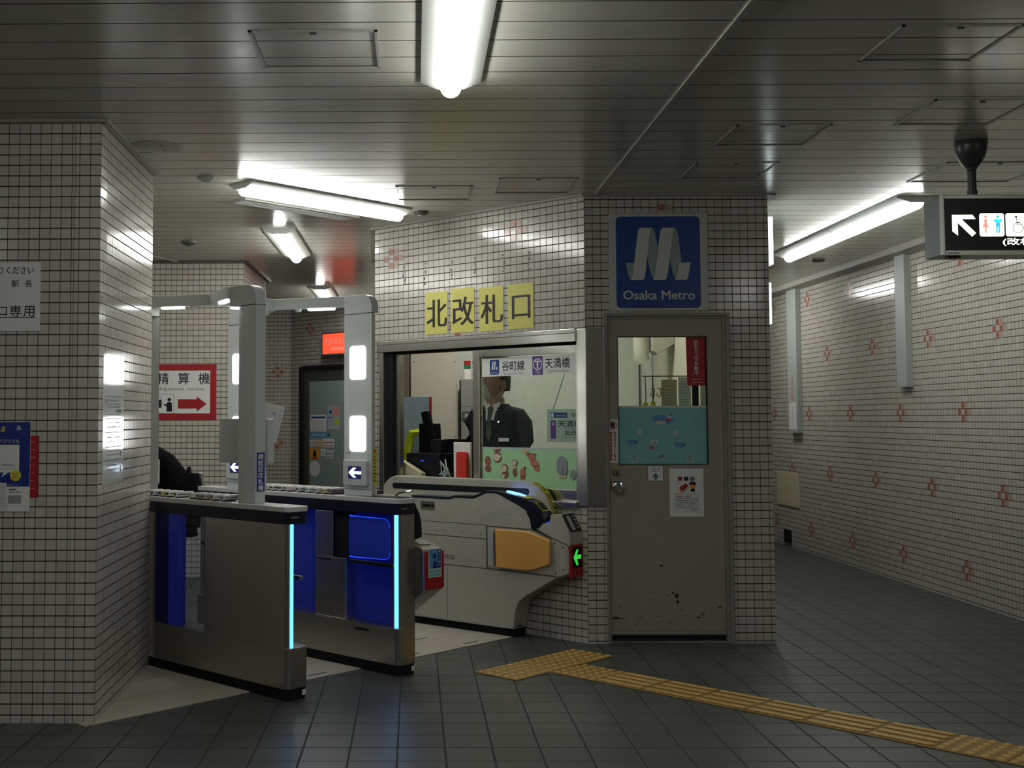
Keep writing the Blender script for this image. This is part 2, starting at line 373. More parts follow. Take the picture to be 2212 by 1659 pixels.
def cross(mb, u, v, pu=.05, pv=.05, g=.003):
    """five-tile pink flower with pale tiles to its right; u,v = centre of the middle tile"""
    for du, dv, m in ((0, 1, pink), (-1, 0, pink), (1, 0, pink), (0, -1, pink), (1, 1, pale), (2, 0, pale), (1, -1, pale)):
        x, y = u + du * pu, v + dv * pv
        mb.rect(x - pu / 2 + g, x + pu / 2 - g, y - pv / 2 + g, y + pv / 2 - g, .0008, m)
fm = MB(); fm.poly([(-6, -3, 0), (5.2, -3, 0), (5.2, 17, 0), (-6, 17, 0)], floor_m); fm.poly([(-6, -3, -.1), (-6, 17, -.1), (5.2, 17, -.1), (5.2, -3, -.1)], floor_m)
tag(fm.build('floor'), 'dark grey square floor tiles of the station hall', 'floor', None, 'structure')
# ceiling of real slats running across the hall
cm = MB(); y = 4.122 - .2035 * 35; k = 0
while y < 17:
    y1 = y + .2035
    cm.poly([(-6, y + .0038, H), (-6, y1 - .0038, H), (5.2, y1 - .0038, H), (5.2, y + .0038, H)], ceil_m)
    cm.poly([(-6, y1 - .0038, H), (-6, y1, H + .01), (5.2, y1, H + .01), (5.2, y1 - .0038, H)], ceil_gap)
    cm.poly([(-6, y1, H + .01), (-6, y1 + .0038, H), (5.2, y1 + .0038, H), (5.2, y1, H + .01)], ceil_gap)
    y = y1
cm.box(-6, 5.2, -3, 17, H + .015, H + .1, ceil_gap)
tag(cm.build('ceiling'), 'grey metal slat ceiling with dark joints', 'ceiling', None, 'structure')

# left pillar: front face, right side, far face
PY, PX, PD = 5.4937, -1.4714, 1.2191
o = wall('wall_pillar_front', (-4, PY), (PX, PY), 0, H, T_pil, label='white tiled pillar face with black and white notice', uo=2.5286 - .05 * 50 - .036)
o = wall('wall_pillar_side', (PX, PY), (PX - .025, PY + PD), 0, H, T_pil, label='shiny tiled pillar side facing the gates')
wall('wall_pillar_rear', (PX - .025, PY + PD), (-4, PY + PD), 0, H, T_pil, label='tiled rear face of the left pillar')
# booth
LW = 1.9
S0 = st(1.9, 0); Bx, By = O
RX = 2.2293
def crosses_bl(mb):
    cross(mb, 1.9 - 1.725, 2.635 - .08, .05, .05)
    cross(mb, 1.9 - .575, 2.632, .05, .05)
    for q in ((1.9 - 1.125, 2.03), (1.9 - 1.075, 1.98)): mb.rect(q[0] - .022, q[0] + .022, q[1] - .022, q[1] + .022, .0008, pink)
    # grey ghosts of glue where lettering boards were taken down
    for i in range(6):
        u = 1.9 - (1.60 - i * .235 + .02 * (i % 2)); zt = 2.555 - .002 * i
        for a, b in ((zt, 9), (2.30, 8)):
            mb.scribble(u - .08, u + .09, a, b, .010, .0007, ghost, i * 7 + b)
        rr = random.Random(i); yy = zt - .06
        while yy > 2.36:
            h = rr.uniform(.008, .03); x = u + rr.uniform(-.012, .004); mb.rect(x - .004, x + .014, yy - h, yy, .0007, ghost); yy -= h + rr.uniform(.003, .02)
    mb.rect(1.9 - 1.585, 1.9 - 1.577, 2.36, 2.46, .0009, inkg)
wall('wall_ticket_upper', (S0.x, S0.y), O, 1.95, H, T_bl, extra=crosses_bl, label='angled tiled wall above the ticket window')
wall('wall_ticket_lower', (S0.x, S0.y), O, 0, .835, T_low, label='low tiled wall under the ticket window')
def cr_bf(mb):
    mb.rect(.465, .507, 2.695, 2.735, .0008, pink); mb.rect(.516, .558, 2.695, 2.735, .0008, pale)
wall('wall_door', O, (RX, By + .012), 0, H, T_bf, holes=((.125, .892, 0, 2.048),), extra=cr_bf, label='tiled front wall of the booth around the door', uo=.0)
wall('wall_booth_right', (RX, By + .012), (RX + .02, 10.6), 0, H, T_bk, label='tiled right side of the booth')
wall('wall_booth_back', (RX + .02, 10.6), (S0.x - .05, 10.6), 0, H, T_bk, label='rear wall of the booth')
wall('wall_booth_lining', (S0.x + .1, 10.45), (RX - .13, 10.45), 0, H, wallpaper, th=.02, label='papered rear wall inside the booth')
wall('wall_booth_lining_right', (RX - .125, 10.45), (RX - .135, By + .2), 0, H, wallw, th=.02, label='cream side wall inside the booth')
wall('wall_booth_left', (S0.x - .05, 10.6), (S0.x, S0.y), 0, H, T_bk, label='tiled end wall of the booth behind the gates')
# long right wall with its lattice of pink tile flowers
RA, RB = Vector((4.035, 14.2)), Vector((4.335, -.83))
rl = (RA - RB).length
def cr_rw(mb):
    for row, (z, off) in enumerate(((.243, 8.98), (.835, 8.42), (1.43, 8.967), (2.018, 8.42), (2.607, 8.95))):
        for n in range(-8, 6):
            yy = off + n * 1.097
            if -.5 < yy < 13.9: cross(mb, (14.2 - yy) * rl / 15.03, z, .0497, .0495)
wall('wall_right', RA, RB, 0, H, T_rw, extra=cr_rw, label='long tiled right wall with a lattice of pink tile flowers')
wall('wall_right_end', (2.2, 14.2), (4.04, 14.2), 0, H, T_rw, label='tiled end wall of the right passage')
# far left block, recess and glass door wall beyond the gates
BY = 10.5; BXc = -1.52
wall('wall_block_front', (-5, BY), (BXc, BY), 0, H, T_bk, label='tiled wall carrying the red bordered adjustment machine sign', uo=3.48 - .05 * 69)
wall('wall_block_side', (BXc, BY), (BXc + .01, 12.0), 0, H, T_bk, label='tiled return of the far block')
wall('wall_block_rear', (BXc + .01, 12.0), (-5, 12.0), 0, H, T_bk, label='tiled rear of the far block')
def cr_rec(mb):
    for z in (1.985, 1.08): cross(mb, 6 - 1.58 - .17, z)
wall('wall_recess', (-6, 15.1), (-1.58, 15.1), 0, H, T_bk, extra=cr_rec, label='far tiled recess wall with pink tile flowers')
G0 = Vector((-1.58, 15.1)); GD = -AX        # right along the glass door wall
def cr_gd(mb): cross(mb, .37, 2.52)
wall('wall_far', G0, G0 + GD * 5.2, 0, H, T_bk, holes=((.19, 1.45, 0, 2.06),), extra=cr_gd, label='angled tiled wall around the far glass door')
wall('wall_left_end', (-5.9, 17), (-5.9, -3), 0, H, T_bk, label='tiled wall at the far left end')
wall('wall_behind', (5.2, -2.9), (-6, -2.9), 0, H, T_bk, label='tiled wall behind the viewer')

# ------------------------------------------------------------------ ceiling trims
def ctrim(name, pts, w, m, label, drop=.012):
    mb = MB()
    for a, b in zip(pts[:-1], pts[1:]):
        a = Vector(a); b = Vector(b); d = (b - a).normalized(); n = Vector((-d.y, d.x)) * w / 2
        q = [a - n, b - n, b + n, a + n]
        mb.prism([(p.x, p.y) for p in q], H - drop, H + .004, m)
    return tag(mb.build(name), label, 'trim', None, 'structure')
ctrim('trim_1', [(-4, PY - .02), (PX + .02, PY - .02), (PX - .005, PY + PD + .01)], .035, trim_m, 'ceiling edge strip around the left pillar')
ctrim('trim_2', [(S0.x - .07, 10.6), (S0.x - .02, S0.y - .01), (Bx - .005, By - .02), (RX + .03, By - .01), (RX + .045, 10.6)], .035, trim_m, 'ceiling edge strip around the booth')
ctrim('trim_3', [(1.145, -2), (1.145, By - .03)], .022, trim_m, 'narrow ceiling strip running up to the booth corner', .008)
ctrim('trim_4', [(-5, BY - .02), (BXc + .02, BY - .02), (BXc + .03, 12.05)], .05, trim_d, 'dark ceiling edge strip of the far block')
ctrim('trim_5', [(4.02, 14.1), (4.27, -.8)], .26, trim_m, 'deep ceiling edge strip along the right wall', .05)
ctrim('trim_6', [(-2.62, 9.2), (-2.10, 10.5)], .03, trim_m, 'ceiling strip meeting the far block', .01)
# floor plates of the gate line
fp = MB()
for t0, t1 in ((.16, 1.40), (1.40, 2.15), (2.15, 3.2)):
    for s0, s1 in ((.475, .78), (.783, 1.083), (1.086, 1.386), (1.389, 1.70)):
        q = [st(s0, t0 + .002), st(s1, t0 + .002), st(s1, t1 - .002), st(s0, t1 - .002)]
        fp.prism([(p.x, p.y) for p in q], .0, .004, plate_m)
for s_, t_ in ((.53, .42), (.53, .95), (.53, 1.68), (.84, .55)):
    q = [st(s_, t_), st(s_ + .02, t_), st(s_ + .02, t_ + .13), st(s_, t_ + .13)]
    fp.prism([(p.x, p.y) for p in q], .004, .0045, trim_d)
tag(fp.build('floor_plate'), 'pale stone floor strip between the gates', 'floor', None, 'structure')

# ------------------------------------------------------------------ ceiling lamps
def light_bar(name, label, p, q, w=.25, group='LED bar lamps on the ceiling', m=None):
    """white trapezoid body with a half-round glowing bar beneath; p,q ends of the body on the ceiling"""
    p = Vector(p); q = Vector(q); L = (q - p).length; d = (q - p).normalized()
    M = Matrix(((d.x, -d.y, 0, p.x), (d.y, d.x, 0, p.y), (0, 0, 1, H), (0, 0, 0, 1)))
    t = thing(name, label, 'ceiling lamp', M=M, group=group)
    b = MB(); b.prism([(-w / 2, 0), (-w / 2, -.012), (-.05, -.040), (.05, -.040), (w / 2, -.012), (w / 2, 0)], 0, L, whiteg, axis='x')
    b.build('lamp_body', t)
    g = MB(); n = 10; r = .043
    prof = [(r * cos(pi + pi * i / n), -.038 + r * 1.0 * sin(pi + pi * i / n)) for i in range(n + 1)]
    g.prism(prof, -.012 + .02, L + .012 - .02, m or led, axis='x', bev=.015, seg=3)
    g.build('light_bar', t)
    return t
light_bar('ceiling_lamp', 'bright LED bar lamp at the top middle of the hall ceiling', (.155, 3.58), (.155, 4.85))
a, b = st(1.2, 1.78), st(1.2, .43)
light_bar('ceiling_lamp', 'LED bar lamp set askew above the gates beside the slotted vent', a.xy, b.xy, .22)
light_bar('ceiling_lamp', 'short-looking LED bar lamp on the ceiling beyond the slotted vent', (-1.0, 8.68), (-1.0, 10.04), .24)
light_bar('ceiling_lamp', 'farthest LED bar lamp, just above the near gate arch', (-1.0, 12.5), (-1.0, 13.8), .24)
light_bar('ceiling_lamp', 'LED bar lamp over the right passage, hidden at one end by the hanging sign', (3.21, 7.48), (3.21, 8.78), .27, m=led_old)
light_bar('ceiling_lamp', 'LED bar lamp over the right passage, farther one of the joined pair', (3.21, 8.80), (3.21, 10.1), .27, m=led_old)
light_bar('ceiling_lamp', 'LED bar lamp over the viewer, in line with the top lamp', (.155, 1.3), (.155, 2.6))  # out-of-view fill lamp, added to brighten the pillar and door wall fronts
light_bar('ceiling_lamp', 'LED bar lamp over the left side of the near hall', (-3.5, 1.6), (-3.5, 2.9))  # added out of view as fill for the surfaces facing the camera
light_bar('ceiling_lamp', 'LED bar lamp over the right side of the near hall', (3.75, 1.6), (3.75, 2.9))  # another added fill lamp, outside the view on the right
light_bar('ceiling_lamp', 'LED bar lamp in the left hall behind the pillar', (-3.3, 7.6), (-3.3, 8.9))
light_bar('ceiling_lamp', 'LED bar lamp deep in the right passage behind the booth', (3.21, 11.6), (3.21, 12.9), .2)
t = thing('office_lamp', 'ceiling lamp inside the booth', 'ceiling lamp', loc=(.95, 9.15, H))
bm_ = MB(); bm_.box(-.62, .62, -.14, .14, -.06, 0, whiteg, .006); bm_.build('lamp_body', t)
bm_ = MB(); bm_.box(-.58, .58, -.10, .10, -.075, -.055, led_room, .008); bm_.build('light_bar', t)

# ------------------------------------------------------------------ face-recognition gates (local x = s, y = t, z up)
S_MID = 1.11
def end_round(x0, x1, y0, y1, r): return rrect(x0, x1, y0, y1, r, 4)
def face_gate(name, label, tc, k, post_s, post_inner, arch):
    """k = +1 when the working (blue) side looks towards +t, -1 when it looks towards -t"""
    g = thing(name, label, 'ticket gate', M=gate_frame(S_MID, tc, 0), group='face recognition ticket gates')
    L, w = .932, .0725
    def yb(a, b): return (min(a * k, b * k), max(a * k, b * k))
    m = MB(); m.prism(end_round(-L + .004, L - .004, -w + .004, w - .004, .03), .0, .056, matte_black)
    m.box(-L - .0005, -L + .01, *( -.052, -.030), .018, .044, white); m.build('plinth', g)
    m = MB(); m.prism(end_round(-L, L, -w, w, .03), .056, .255, steel_d, bev=.003); m.box(-.70, -.58, *yb(w - .001, w + .0008), .215, .228, matte_black)
    m.build('base_cabinet', g)
    m = MB(); m.prism(end_round(-L, L, -w, w, .03), .866, .926, navy)
    Me = Matrix(((0, 0, -1, -L - .0012), (-1, 0, 0, 0), (0, 1, 0, 0), (0, 0, 0, 1)))
    e = MB(); e.scribble(-.045, .005, .896, 6, .006, 0, inkl, 4) 
    b0 = len(m.v); m.v += [tuple(Me @ Vector(q)) for q in e.v]
    for f in e.f: m.face([b0 + i for i in f], inkl, False)
    m.build('counter_band', g)
    m = MB(); m.prism(end_round(-L - .004, L + .004, -w - .003, w + .003, .033), .926, .952, lgrey, bev=.003)
    if k > 0: m.box(-.40, .46, -w, -w + .010, .952, .988, lgrey, .002)
    m.build('counter_top', g)
    # outer steel wall, with its glass bay in the middle
    yo = -w * k
    for sgn in (-1, 1):
        m = MB(); x0, x1 = sorted((sgn * (L - .005), sgn * (L - .70)))
        m.prism(end_round(x0, x1, *yb(-w + .001, -w + (.045 if k > 0 else .036)), .02 if k > 0 else .0172), .255, .866, steel_d)
        m.build('side_panel', g)
        if k > 0:
            m = MB(); x0, x1 = sorted((sgn * (L - .005), sgn * (L - .075))); m.prism(end_round(x0, x1, -w + .002, w - .018, .026), .2555, .8655, steel_d); m.build('end_column', g)
    m = MB(); m.box(-.232, .20, *yb(-w + .010, -w + .018), .256, .866, glass_b); m.build('glass_panel', g)
    m = MB(); m.box(.0, .10, *yb(-w + .004, -w + .05), .256, .866, acry); m.box(.10, .232, *yb(-w + .004, -w + .05), .256, .866, acry_d); m.build('blue_panel', g)
    # working side: acrylic skin, flap housing, flaps, light strips
    m = MB(); m.box(-L + .07, -.20 if k < 0 else .06, *yb(-.020, -.012), .256, .866, acry); m.build('acrylic_skin', g)
    m = MB(); m.box(.235, L - .07, *yb(-.020, -.012), .256, .866, acry); m.build('acrylic_skin', g)
    for sgn in (-1, 1):
        m = MB()
        a, c = sorted((sgn * .50, sgn * .235)); m.box(a, c, *yb(-.03, w - .012), .256, .60, steel, .006)
        a, c = sorted((sgn * .385, sgn * .235)); m.box(a, c, *yb(-.03, w - .012), .60, .862, steel, .006)
        a, c = sorted((sgn * .50, sgn * .388)); m.box(a, c, *yb(-.03, w - .03), .602, .862, matte_black)
        a, c = sorted((sgn * .375, sgn * .245)); m.box(a, c, *yb(w - .014, w - .0112), .578, .586, matte_black)
        m.build('flap_housing', g)
        # translucent flap folded back, with its glowing edge
        f = MB(); fx0, fx1 = sorted((sgn * .845, sgn * .505)); y0, y1 = yb(w - .035, w - .028)
        f.prism(rrect(fx0, fx1, .61, .845, .04), y0, y1, acry, axis='y')
        fl = f.build('flap', g)
        pts = [(sgn * .51, yb(w - .0305, w - .0305)[0], .84), (sgn * .79, y1 * 0 + k * (w - .0315), .838), (sgn * .822, k * (w - .0315), .828), (sgn * .838, k * (w - .0315), .80), (sgn * .838, k * (w - .0315), .65), (sgn * .828, k * (w - .0315), .625), (sgn * .80, k * (w - .0315), .615), (sgn * .51, k * (w - .0315), .610)]
        e = MB(); e.tube(pts, .0042, led_bd, 6); e.build('glowing_edge', fl)
        h = MB(); h.box(*sorted((sgn * .535, sgn * .885)), *yb(w - .03, w - .002), .578, .600, black_m, .006); h.cyl((sgn * .880, k * (w - .016), .589), (sgn * .895, k * (w - .016), .589), .011, chrome); h.build('flap_bar', g)
        m = MB()
        if k < 0: m.box(*sorted((sgn * (L - .002), sgn * (L - .020))), *yb(-w + .034, -w + .045), .256, .866, led_b, .003)
        else: m.box(*sorted((sgn * (L - .018), sgn * (L - .040))), *yb(w - .0175, w - .008), .256, .866, led_b, .003)
        if sgn < 0: m.build('light_strip', g)
    # posts and arch
    for (a, b), (ia, ib) in ((post_s, post_inner), ((2 * S_MID - post_s[1], 2 * S_MID - post_s[0]), (2 * S_MID - post_inner[1], 2 * S_MID - post_inner[0]))):
        a, b, ia, ib = a - S_MID, b - S_MID, ia - S_MID, ib - S_MID; near = a < 0
        yi, yo_ = (.020, -.035) if k > 0 else (-.045, .020)
        def post_poly(sh=0): return [(ia, yi), (ib, yi), (b, yo_), (a, yo_)]
        p = MB(); p.prism(post_poly(), .952, 1.99, grey_pl, bev=.004)
        xi0, xi1 = (ia, ib)
        # rounded cap: quarter turn on the side away from the arch
        r = .075; ol = []
        if near: ol = [(ib, 1.993), (ib, 2.03), (ib + .02, 2.045), (ib + .02, 2.10), (ia + r, 2.10)] + [(ia + r - r * sin(q * pi / 12), 2.10 - r + r * cos(q * pi / 12)) for q in range(1, 6)] + [(ia, 2.10 - r), (ia, 1.993)]
        else: ol = [(ia, 1.993), (ia, 2.03), (ia - .02, 2.045), (ia - .02, 2.10), (ib - r, 2.10)] + [(ib - r + r * sin(q * pi / 12), 2.10 - r + r * cos(q * pi / 12)) for q in range(1, 6)] + [(ib, 2.10 - r), (ib, 1.993)]
        p.prism(ol, min(yi, yo_), max(yi, yo_), grey_pl, axis='y', bev=.004)
        q = p; q.box(ia + .004, ib - .004, *yb(abs(yi) - .0005, abs(yi) + .0002), .988, .9905, trim_d); q.box(ia + .002, ib - .002, *yb(abs(yi) - .0005, abs(yi) + .0003), 1.9895, 1.993, trim_d); q.box(ib - .05, ib - .02, *yb(abs(yi) - .0005, abs(yi) + .0005), 1.192, 1.196, matte_black)
        po = p.build('arch_post', g)
        c0 = (ia + ib) / 2
        for z0, z1 in ((1.615, 1.805), (1.205, 1.405)):
            q = MB(); q.prism(rrect(c0 - .066, c0 + .066, z0, z1, .02), *yb(abs(yi) - .002, abs(yi) + .0025), led_p, axis='y'); q.build('light_panel', po)
        q = MB(); q.prism(rrect(c0 - .095, c0 + .100, 1.012, 1.155, .012), *yb(abs(yi) - .001, abs(yi) + .025), grey_pl, axis='y', bev=.004)
        bx = q.build('arrow_box', po)
        q = MB(); Ma = Matrix(((-k, 0, 0, c0), (0, 0, k, k * (abs(yi) + .0256)), (0, 1, 0, 1.085), (0, 0, 0, 1)))
        q2 = MB(); q2.rect(-.055, .055, -.036, .036, 0, blue2, .006)
        q2.flat([(-.050, 0), (-.012, -.028), (.014, -.028), (-.010, -.008), (.055, -.008), (.055, .008), (-.010, .008), (.014, .028), (-.012, .028)], .0006, lit_arrow)
        b0 = len(q.v); q.v += [tuple(Ma @ Vector(v)) for v in q2.v]
        for f, mi in zip(q2.f, q2.m): q.face([b0 + i for i in f], q2.mats[mi], False)
        q.build('arrow_display', bx)
    p0, p1 = post_inner[1] - S_MID, 2 * S_MID - post_inner[1] - S_MID
    yc = -k * .009; bend = k * arch
    m = MB()
    for sgn in (-1, 1):
        x0, x1 = (p0 if sgn < 0 else p1), 0.0
        A_ = [(x0, yc - .028), (x1, bend - .028), (x1, bend + .028), (x0, yc + .028)]
        m.prism(A_, 2.038, 2.10, grey_pl, bev=.003)
    bm_o = m.build('arch_beam', g)
    for sgn in (-1, 1):
        x0 = p0 if sgn < 0 else p1
        for f0, f1 in ((.18, .52),):
            q = MB(); P = [(x0 * (1 - f), yc + (bend - yc) * f) for f in (f0, f1)]
            d = Vector((P[1][0] - P[0][0], P[1][1] - P[0][1])).normalized(); n = Vector((-d.y, d.x)) * .017
            q.prism([(P[0][0] - n.x, P[0][1] - n.y), (P[1][0] - n.x, P[1][1] - n.y), (P[1][0] + n.x, P[1][1] + n.y), (P[0][0] + n.x, P[0][1] + n.y)], 2.026, 2.040, led_n, bev=.005)
            q.build('beam_light', bm_o)
        q = MB(); q.lathe([(.012, 2.02), (.019, 2.03), (.02, 2.04)], whiteg, 14, Matrix.Translation((x0 * .34, yc + (bend - yc) * .66, 0))); q.build('sensor_dome', bm_o)
    return g
GA = face_gate('face_recognition_gate', 'nearer grey gate with arch posts and a blue light strip, beside the pillar', 2.19, -1, (.50, .62), (.50, .73), .15)
GB = face_gate('face_recognition_gate', 'middle grey gate with glowing blue flap and white panels on its arch post', 1.41, 1, (.47, .60), (.44, .67), .19)
# extra pieces that only one of the gates shows
for o_ in (GA,):
    post = [c for c in o_.children if c.name.startswith('arch_post')][0]
    m = MB(); Mx = Matrix(((0, 0, -1, .50 - S_MID - .0035), (1 * -1, 0, 0, 0), (0, 1, 0, 0), (0, 0, 0, 1)))
    s_ = MB(); s_.rect(-.0165, .0425, 1.010, 1.220, 0, ribbon); s_.rect(-.0130, .039, 1.014, 1.216, .0004, blue2); s_.vtext('顔認証改札機', .013, 1.210, .030, .0322, .0008, white, bold=.02, sx=1.25)
    m.v = [tuple(Mx @ Vector(v)) for v in s_.v]; m.f = s_.f; m.m = s_.m; m.sm = s_.sm; m.mats = s_.mats; m.uv = {}
    tag(m.build('sticker', post), 'blue sticker with white vertical lettering')
    m = MB(); m.prism(rrect(.478 - S_MID, .905 - S_MID, 1.152, 1.392, .012), -.088, -.046, grey_pl, axis='y', bev=.005)
    m.build('reader_screen', o_)
    m = MB(); m.box(.56 - S_MID, .66 - S_MID, -.05, -.018, 1.18, 1.36, grey_pl); m.build('screen_bracket', o_)
post = [c for c in GB.children if c.name.startswith('arch_post')][0]
m = MB(); s_ = MB(); s_.rect(-.024, .024, 1.012, 1.222, 0, yellow); s_.rect(-.022, .0, 1.19, 1.219, .0004, ink); s_.disc(.012, 1.206, .009, .0004, redl)
for i in range(8): s_.scribble(-.02, .021, 1.172 - i * .0195, 5, .010, .0004, ink, i)
Mx = Matrix(((0, 0, -1, .47 - S_MID + .006), (-1, 0, 0, -.008), (0, 1, 0, 0), (0, 0, 0, 1)))
m.v = [tuple(Mx @ Vector((v[0], v[1], v[2] + .022))) for v in s_.v]; m.f = s_.f; m.m = s_.m; m.sm = s_.sm; m.mats = s_.mats
tag(m.build('warning_sticker', post), 'yellow sticker with dense black writing')
# cross beam linking both arches
m = MB(); m.prism([(-.028, .19 + .027), (.028, .19 + .027), (.028, 1.0 * .598), (-.028, .598)], 2.038, 2.10, grey_pl, bev=.003)
xb = m.build('cross_beam', GB)
m = MB(); m.box(-.017, .017, .36, .50, 2.026, 2.04, led_n, .005); m.build('beam_light', xb)
# card reader hung on the far side of the middle gate
m = MB(); ol = [(.255, .71), (.165, .690), (.130, .675), (.118, .655), (.112, .47), (.118, .45), (.37, .27), (.37, .71)]
m.prism([(a - S_MID, b) for a, b in ol], 1.195 - 1.41, 1.345 - 1.41, steel_d, axis='y', bev=.008)
rd = m.build('card_reader', GB)
m = MB(); m.prism(rrect(1.197 - 1.41, 1.343 - 1.41, .455, .665, .02), .106 - S_MID, .125 - S_MID, redpad, axis='x'); rf = m.build('red_front', rd)
m = MB(); Mx = Matrix(((0, 0, -1, .1055 - S_MID), (-1, 0, 0, 1.27 - 1.41), (0, 1, 0, 0), (0, 0, 0, 1)))
s_ = MB(); s_.rect(-.052, .052, .520, .676, 0, white); s_.rect(-.047, .047, .524, .562, .0005, teal_f); s_.rect(-.047, .047, .568, .672, .0005, skyb); s_.disc(-.004, .635, .015, .0009, blue2); s_.flat([(-.02, .568), (.02, .568), (.016, .60), (-.012, .612)], .0009, blue2); s_.rect(.022, .047, .568, .672, .0007, blue2); s_.vtext('ICカード', .035, .668, .014, .019, .001, white); s_.scribble(-.04, .04, .54, 7, .006, .0009, white, 3)
m.v = [tuple(Mx @ Vector(v)) for v in s_.v]; m.f = s_.f; m.m = s_.m; m.sm = s_.sm; m.mats = s_.mats
tag(m.build('instruction_label', rf), 'blue and teal picture label')
m = MB(); P = [(.245, .7095), (.172, .6935)]
m.poly([(P[1][0] - S_MID, 1.225 - 1.41, P[1][1] + .0012), (P[1][0] - S_MID, 1.315 - 1.41, P[1][1] + .0012), (P[0][0] - S_MID, 1.315 - 1.41, P[0][1] + .0012), (P[0][0] - S_MID, 1.225 - 1.41, P[0][1] + .0012)], cabg); m.build('display', rd)
m = MB(); ol = [(1.337, .93), (1.327, .905), (1.300, .866), (1.285, .811), (1.282, .735), (1.337, .72)]
m.prism([(a - 1.41, b) for a, b in ol], .19 - S_MID, .95 - S_MID, black_m, axis='x', bev=.006); m.build('card_slot_hood', GB)
m = MB(); m.box(.22 - S_MID, .55 - S_MID, -.075, .02, .952, .957, black_m, .002); m.tube([(.36 - S_MID, -.082, .95), (.32 - S_MID, -.082, .975), (.22 - S_MID, -.08, .99)], .008, chrome); m.build('card_tray', GB)

# ------------------------------------------------------------------ older silver gate against the ticket wall (local x away, y towards passage)
GC = thing('ticket_gate', 'older silver ticket gate with an orange flap pad and green arrow', 'ticket gate', M=gate_frame(.50, .175, 0, -.07))
TH = .150
body = [(.757, .854), (.466, .853), (.428, .867), (.268, .866), (.163, .908), (.08, .907), (.024, .884), (-.085, .84), (-.144, .811), (-.178, .75), (-.187, .694), (-.341, .644), (-.455, .607), (-.462, .58), (-.462, .437), (-.371, .405), (-.227, .322), (-.129, .265), (-.08, .228), (-.059, .169), (-.043, .055), (1.15, .055), (1.15, .854)]
m = MB(); m.prism(body, -TH, 0, silver, axis='y', bev=.006, seg=2); gb = m.build('gate_body', GC)
m = MB()
for a, b, c, d in ((.164, 1.15, .698, .7), (.166, 1.15, .608, .611), (.166, 1.15, .418, .4215)): m.box(a, b, -.001, .0006, c - .0012, d + .0012, trim_d)
m.box(.490, .493, -.001, .0006, .055, .42, trim_d); m.box(-.0, 1.15, -.001, .0008, .055, .068, cabg)
for x in (.586, .513, .363, .214): m.cyl((x, 0, .639), (x, .0008, .639), .004, matte_black, 8)
for z in (.778, .745): m.prism(rrect(-.06, .15, z - .007, z + .007, .0069), -.001, .0006, cabg, axis='y')
for i in range(3):
    for j in range(2): m.box(.425 + j * .046, .466 + j * .046, -.001, .0006, .459 + i * .010, .4625 + i * .010, matte_black)
m.build('panel_seam', gb)
m = MB(); m.prism(rrect(.595, .72, .776, .832, .01), 0, .0025, steel, axis='y'); m.box(.635, .70, 0, .0031, .793, .812, matte_black); m.cyl((.615, 0, .803), (.615, .004, .803), .011, black_m, 12); m.build('lock_plate', GC)
# black hood following the top edge
top = [(.80, .854), (.466, .853), (.428, .867), (.268, .866), (.163, .908), (.08, .907), (.024, .884), (-.085, .84), (-.144, .811), (-.178, .75), (-.187, .694)]
hood = top + [(-.245, .70), (-.29, .745), (-.272, .80), (-.20, .862), (-.09, .895), (.004, .912), (.066, .922), (.17, .922), (.274, .882), (.428, .882), (.466, .868), (.80, .868)]
m = MB(); m.prism(hood, -TH + .03, .004, navy, axis='y', bev=.003); hd = m.build('gate_hood', GC)
def on_slope(mb, p, q, y0, y1, mm, lift=.002):
    mb.poly([(p[0], y0, p[1] + lift), (q[0], y0, q[1] + lift), (q[0], y1, q[1] + lift), (p[0], y1, p[1] + lift)], mm)
m = MB(); on_slope(m, (-.205, .8595), (-.265, .806), -.095, -.015, yellow, .003); on_slope(m, (-.210, .855), (-.260, .810), -.088, -.022, black_m, .0045); on_slope(m, (-.06, .903), (-.15, .879), -.08, -.01, yellow, .003); tag(m.build('ticket_slot', hd), 'ticket slot with yellow rim')
m = MB(); m.prism([(x_, y_) for x_, y_ in [(.075 * cos(q * pi / 8) + .0, .034 * sin(q * pi / 8) - .052) for q in range(16)]], 0, .006, led_bw, M=Matrix.Translation((-.035, 0, .905)) @ Matrix.Rotation(radians(-11), 4, 'Y')); m.build('card_light', hd)
m = MB(); m.box(-.292, -.288, -.10, -.02, .738, .742, led_bd); m.build('slot_light', hd)
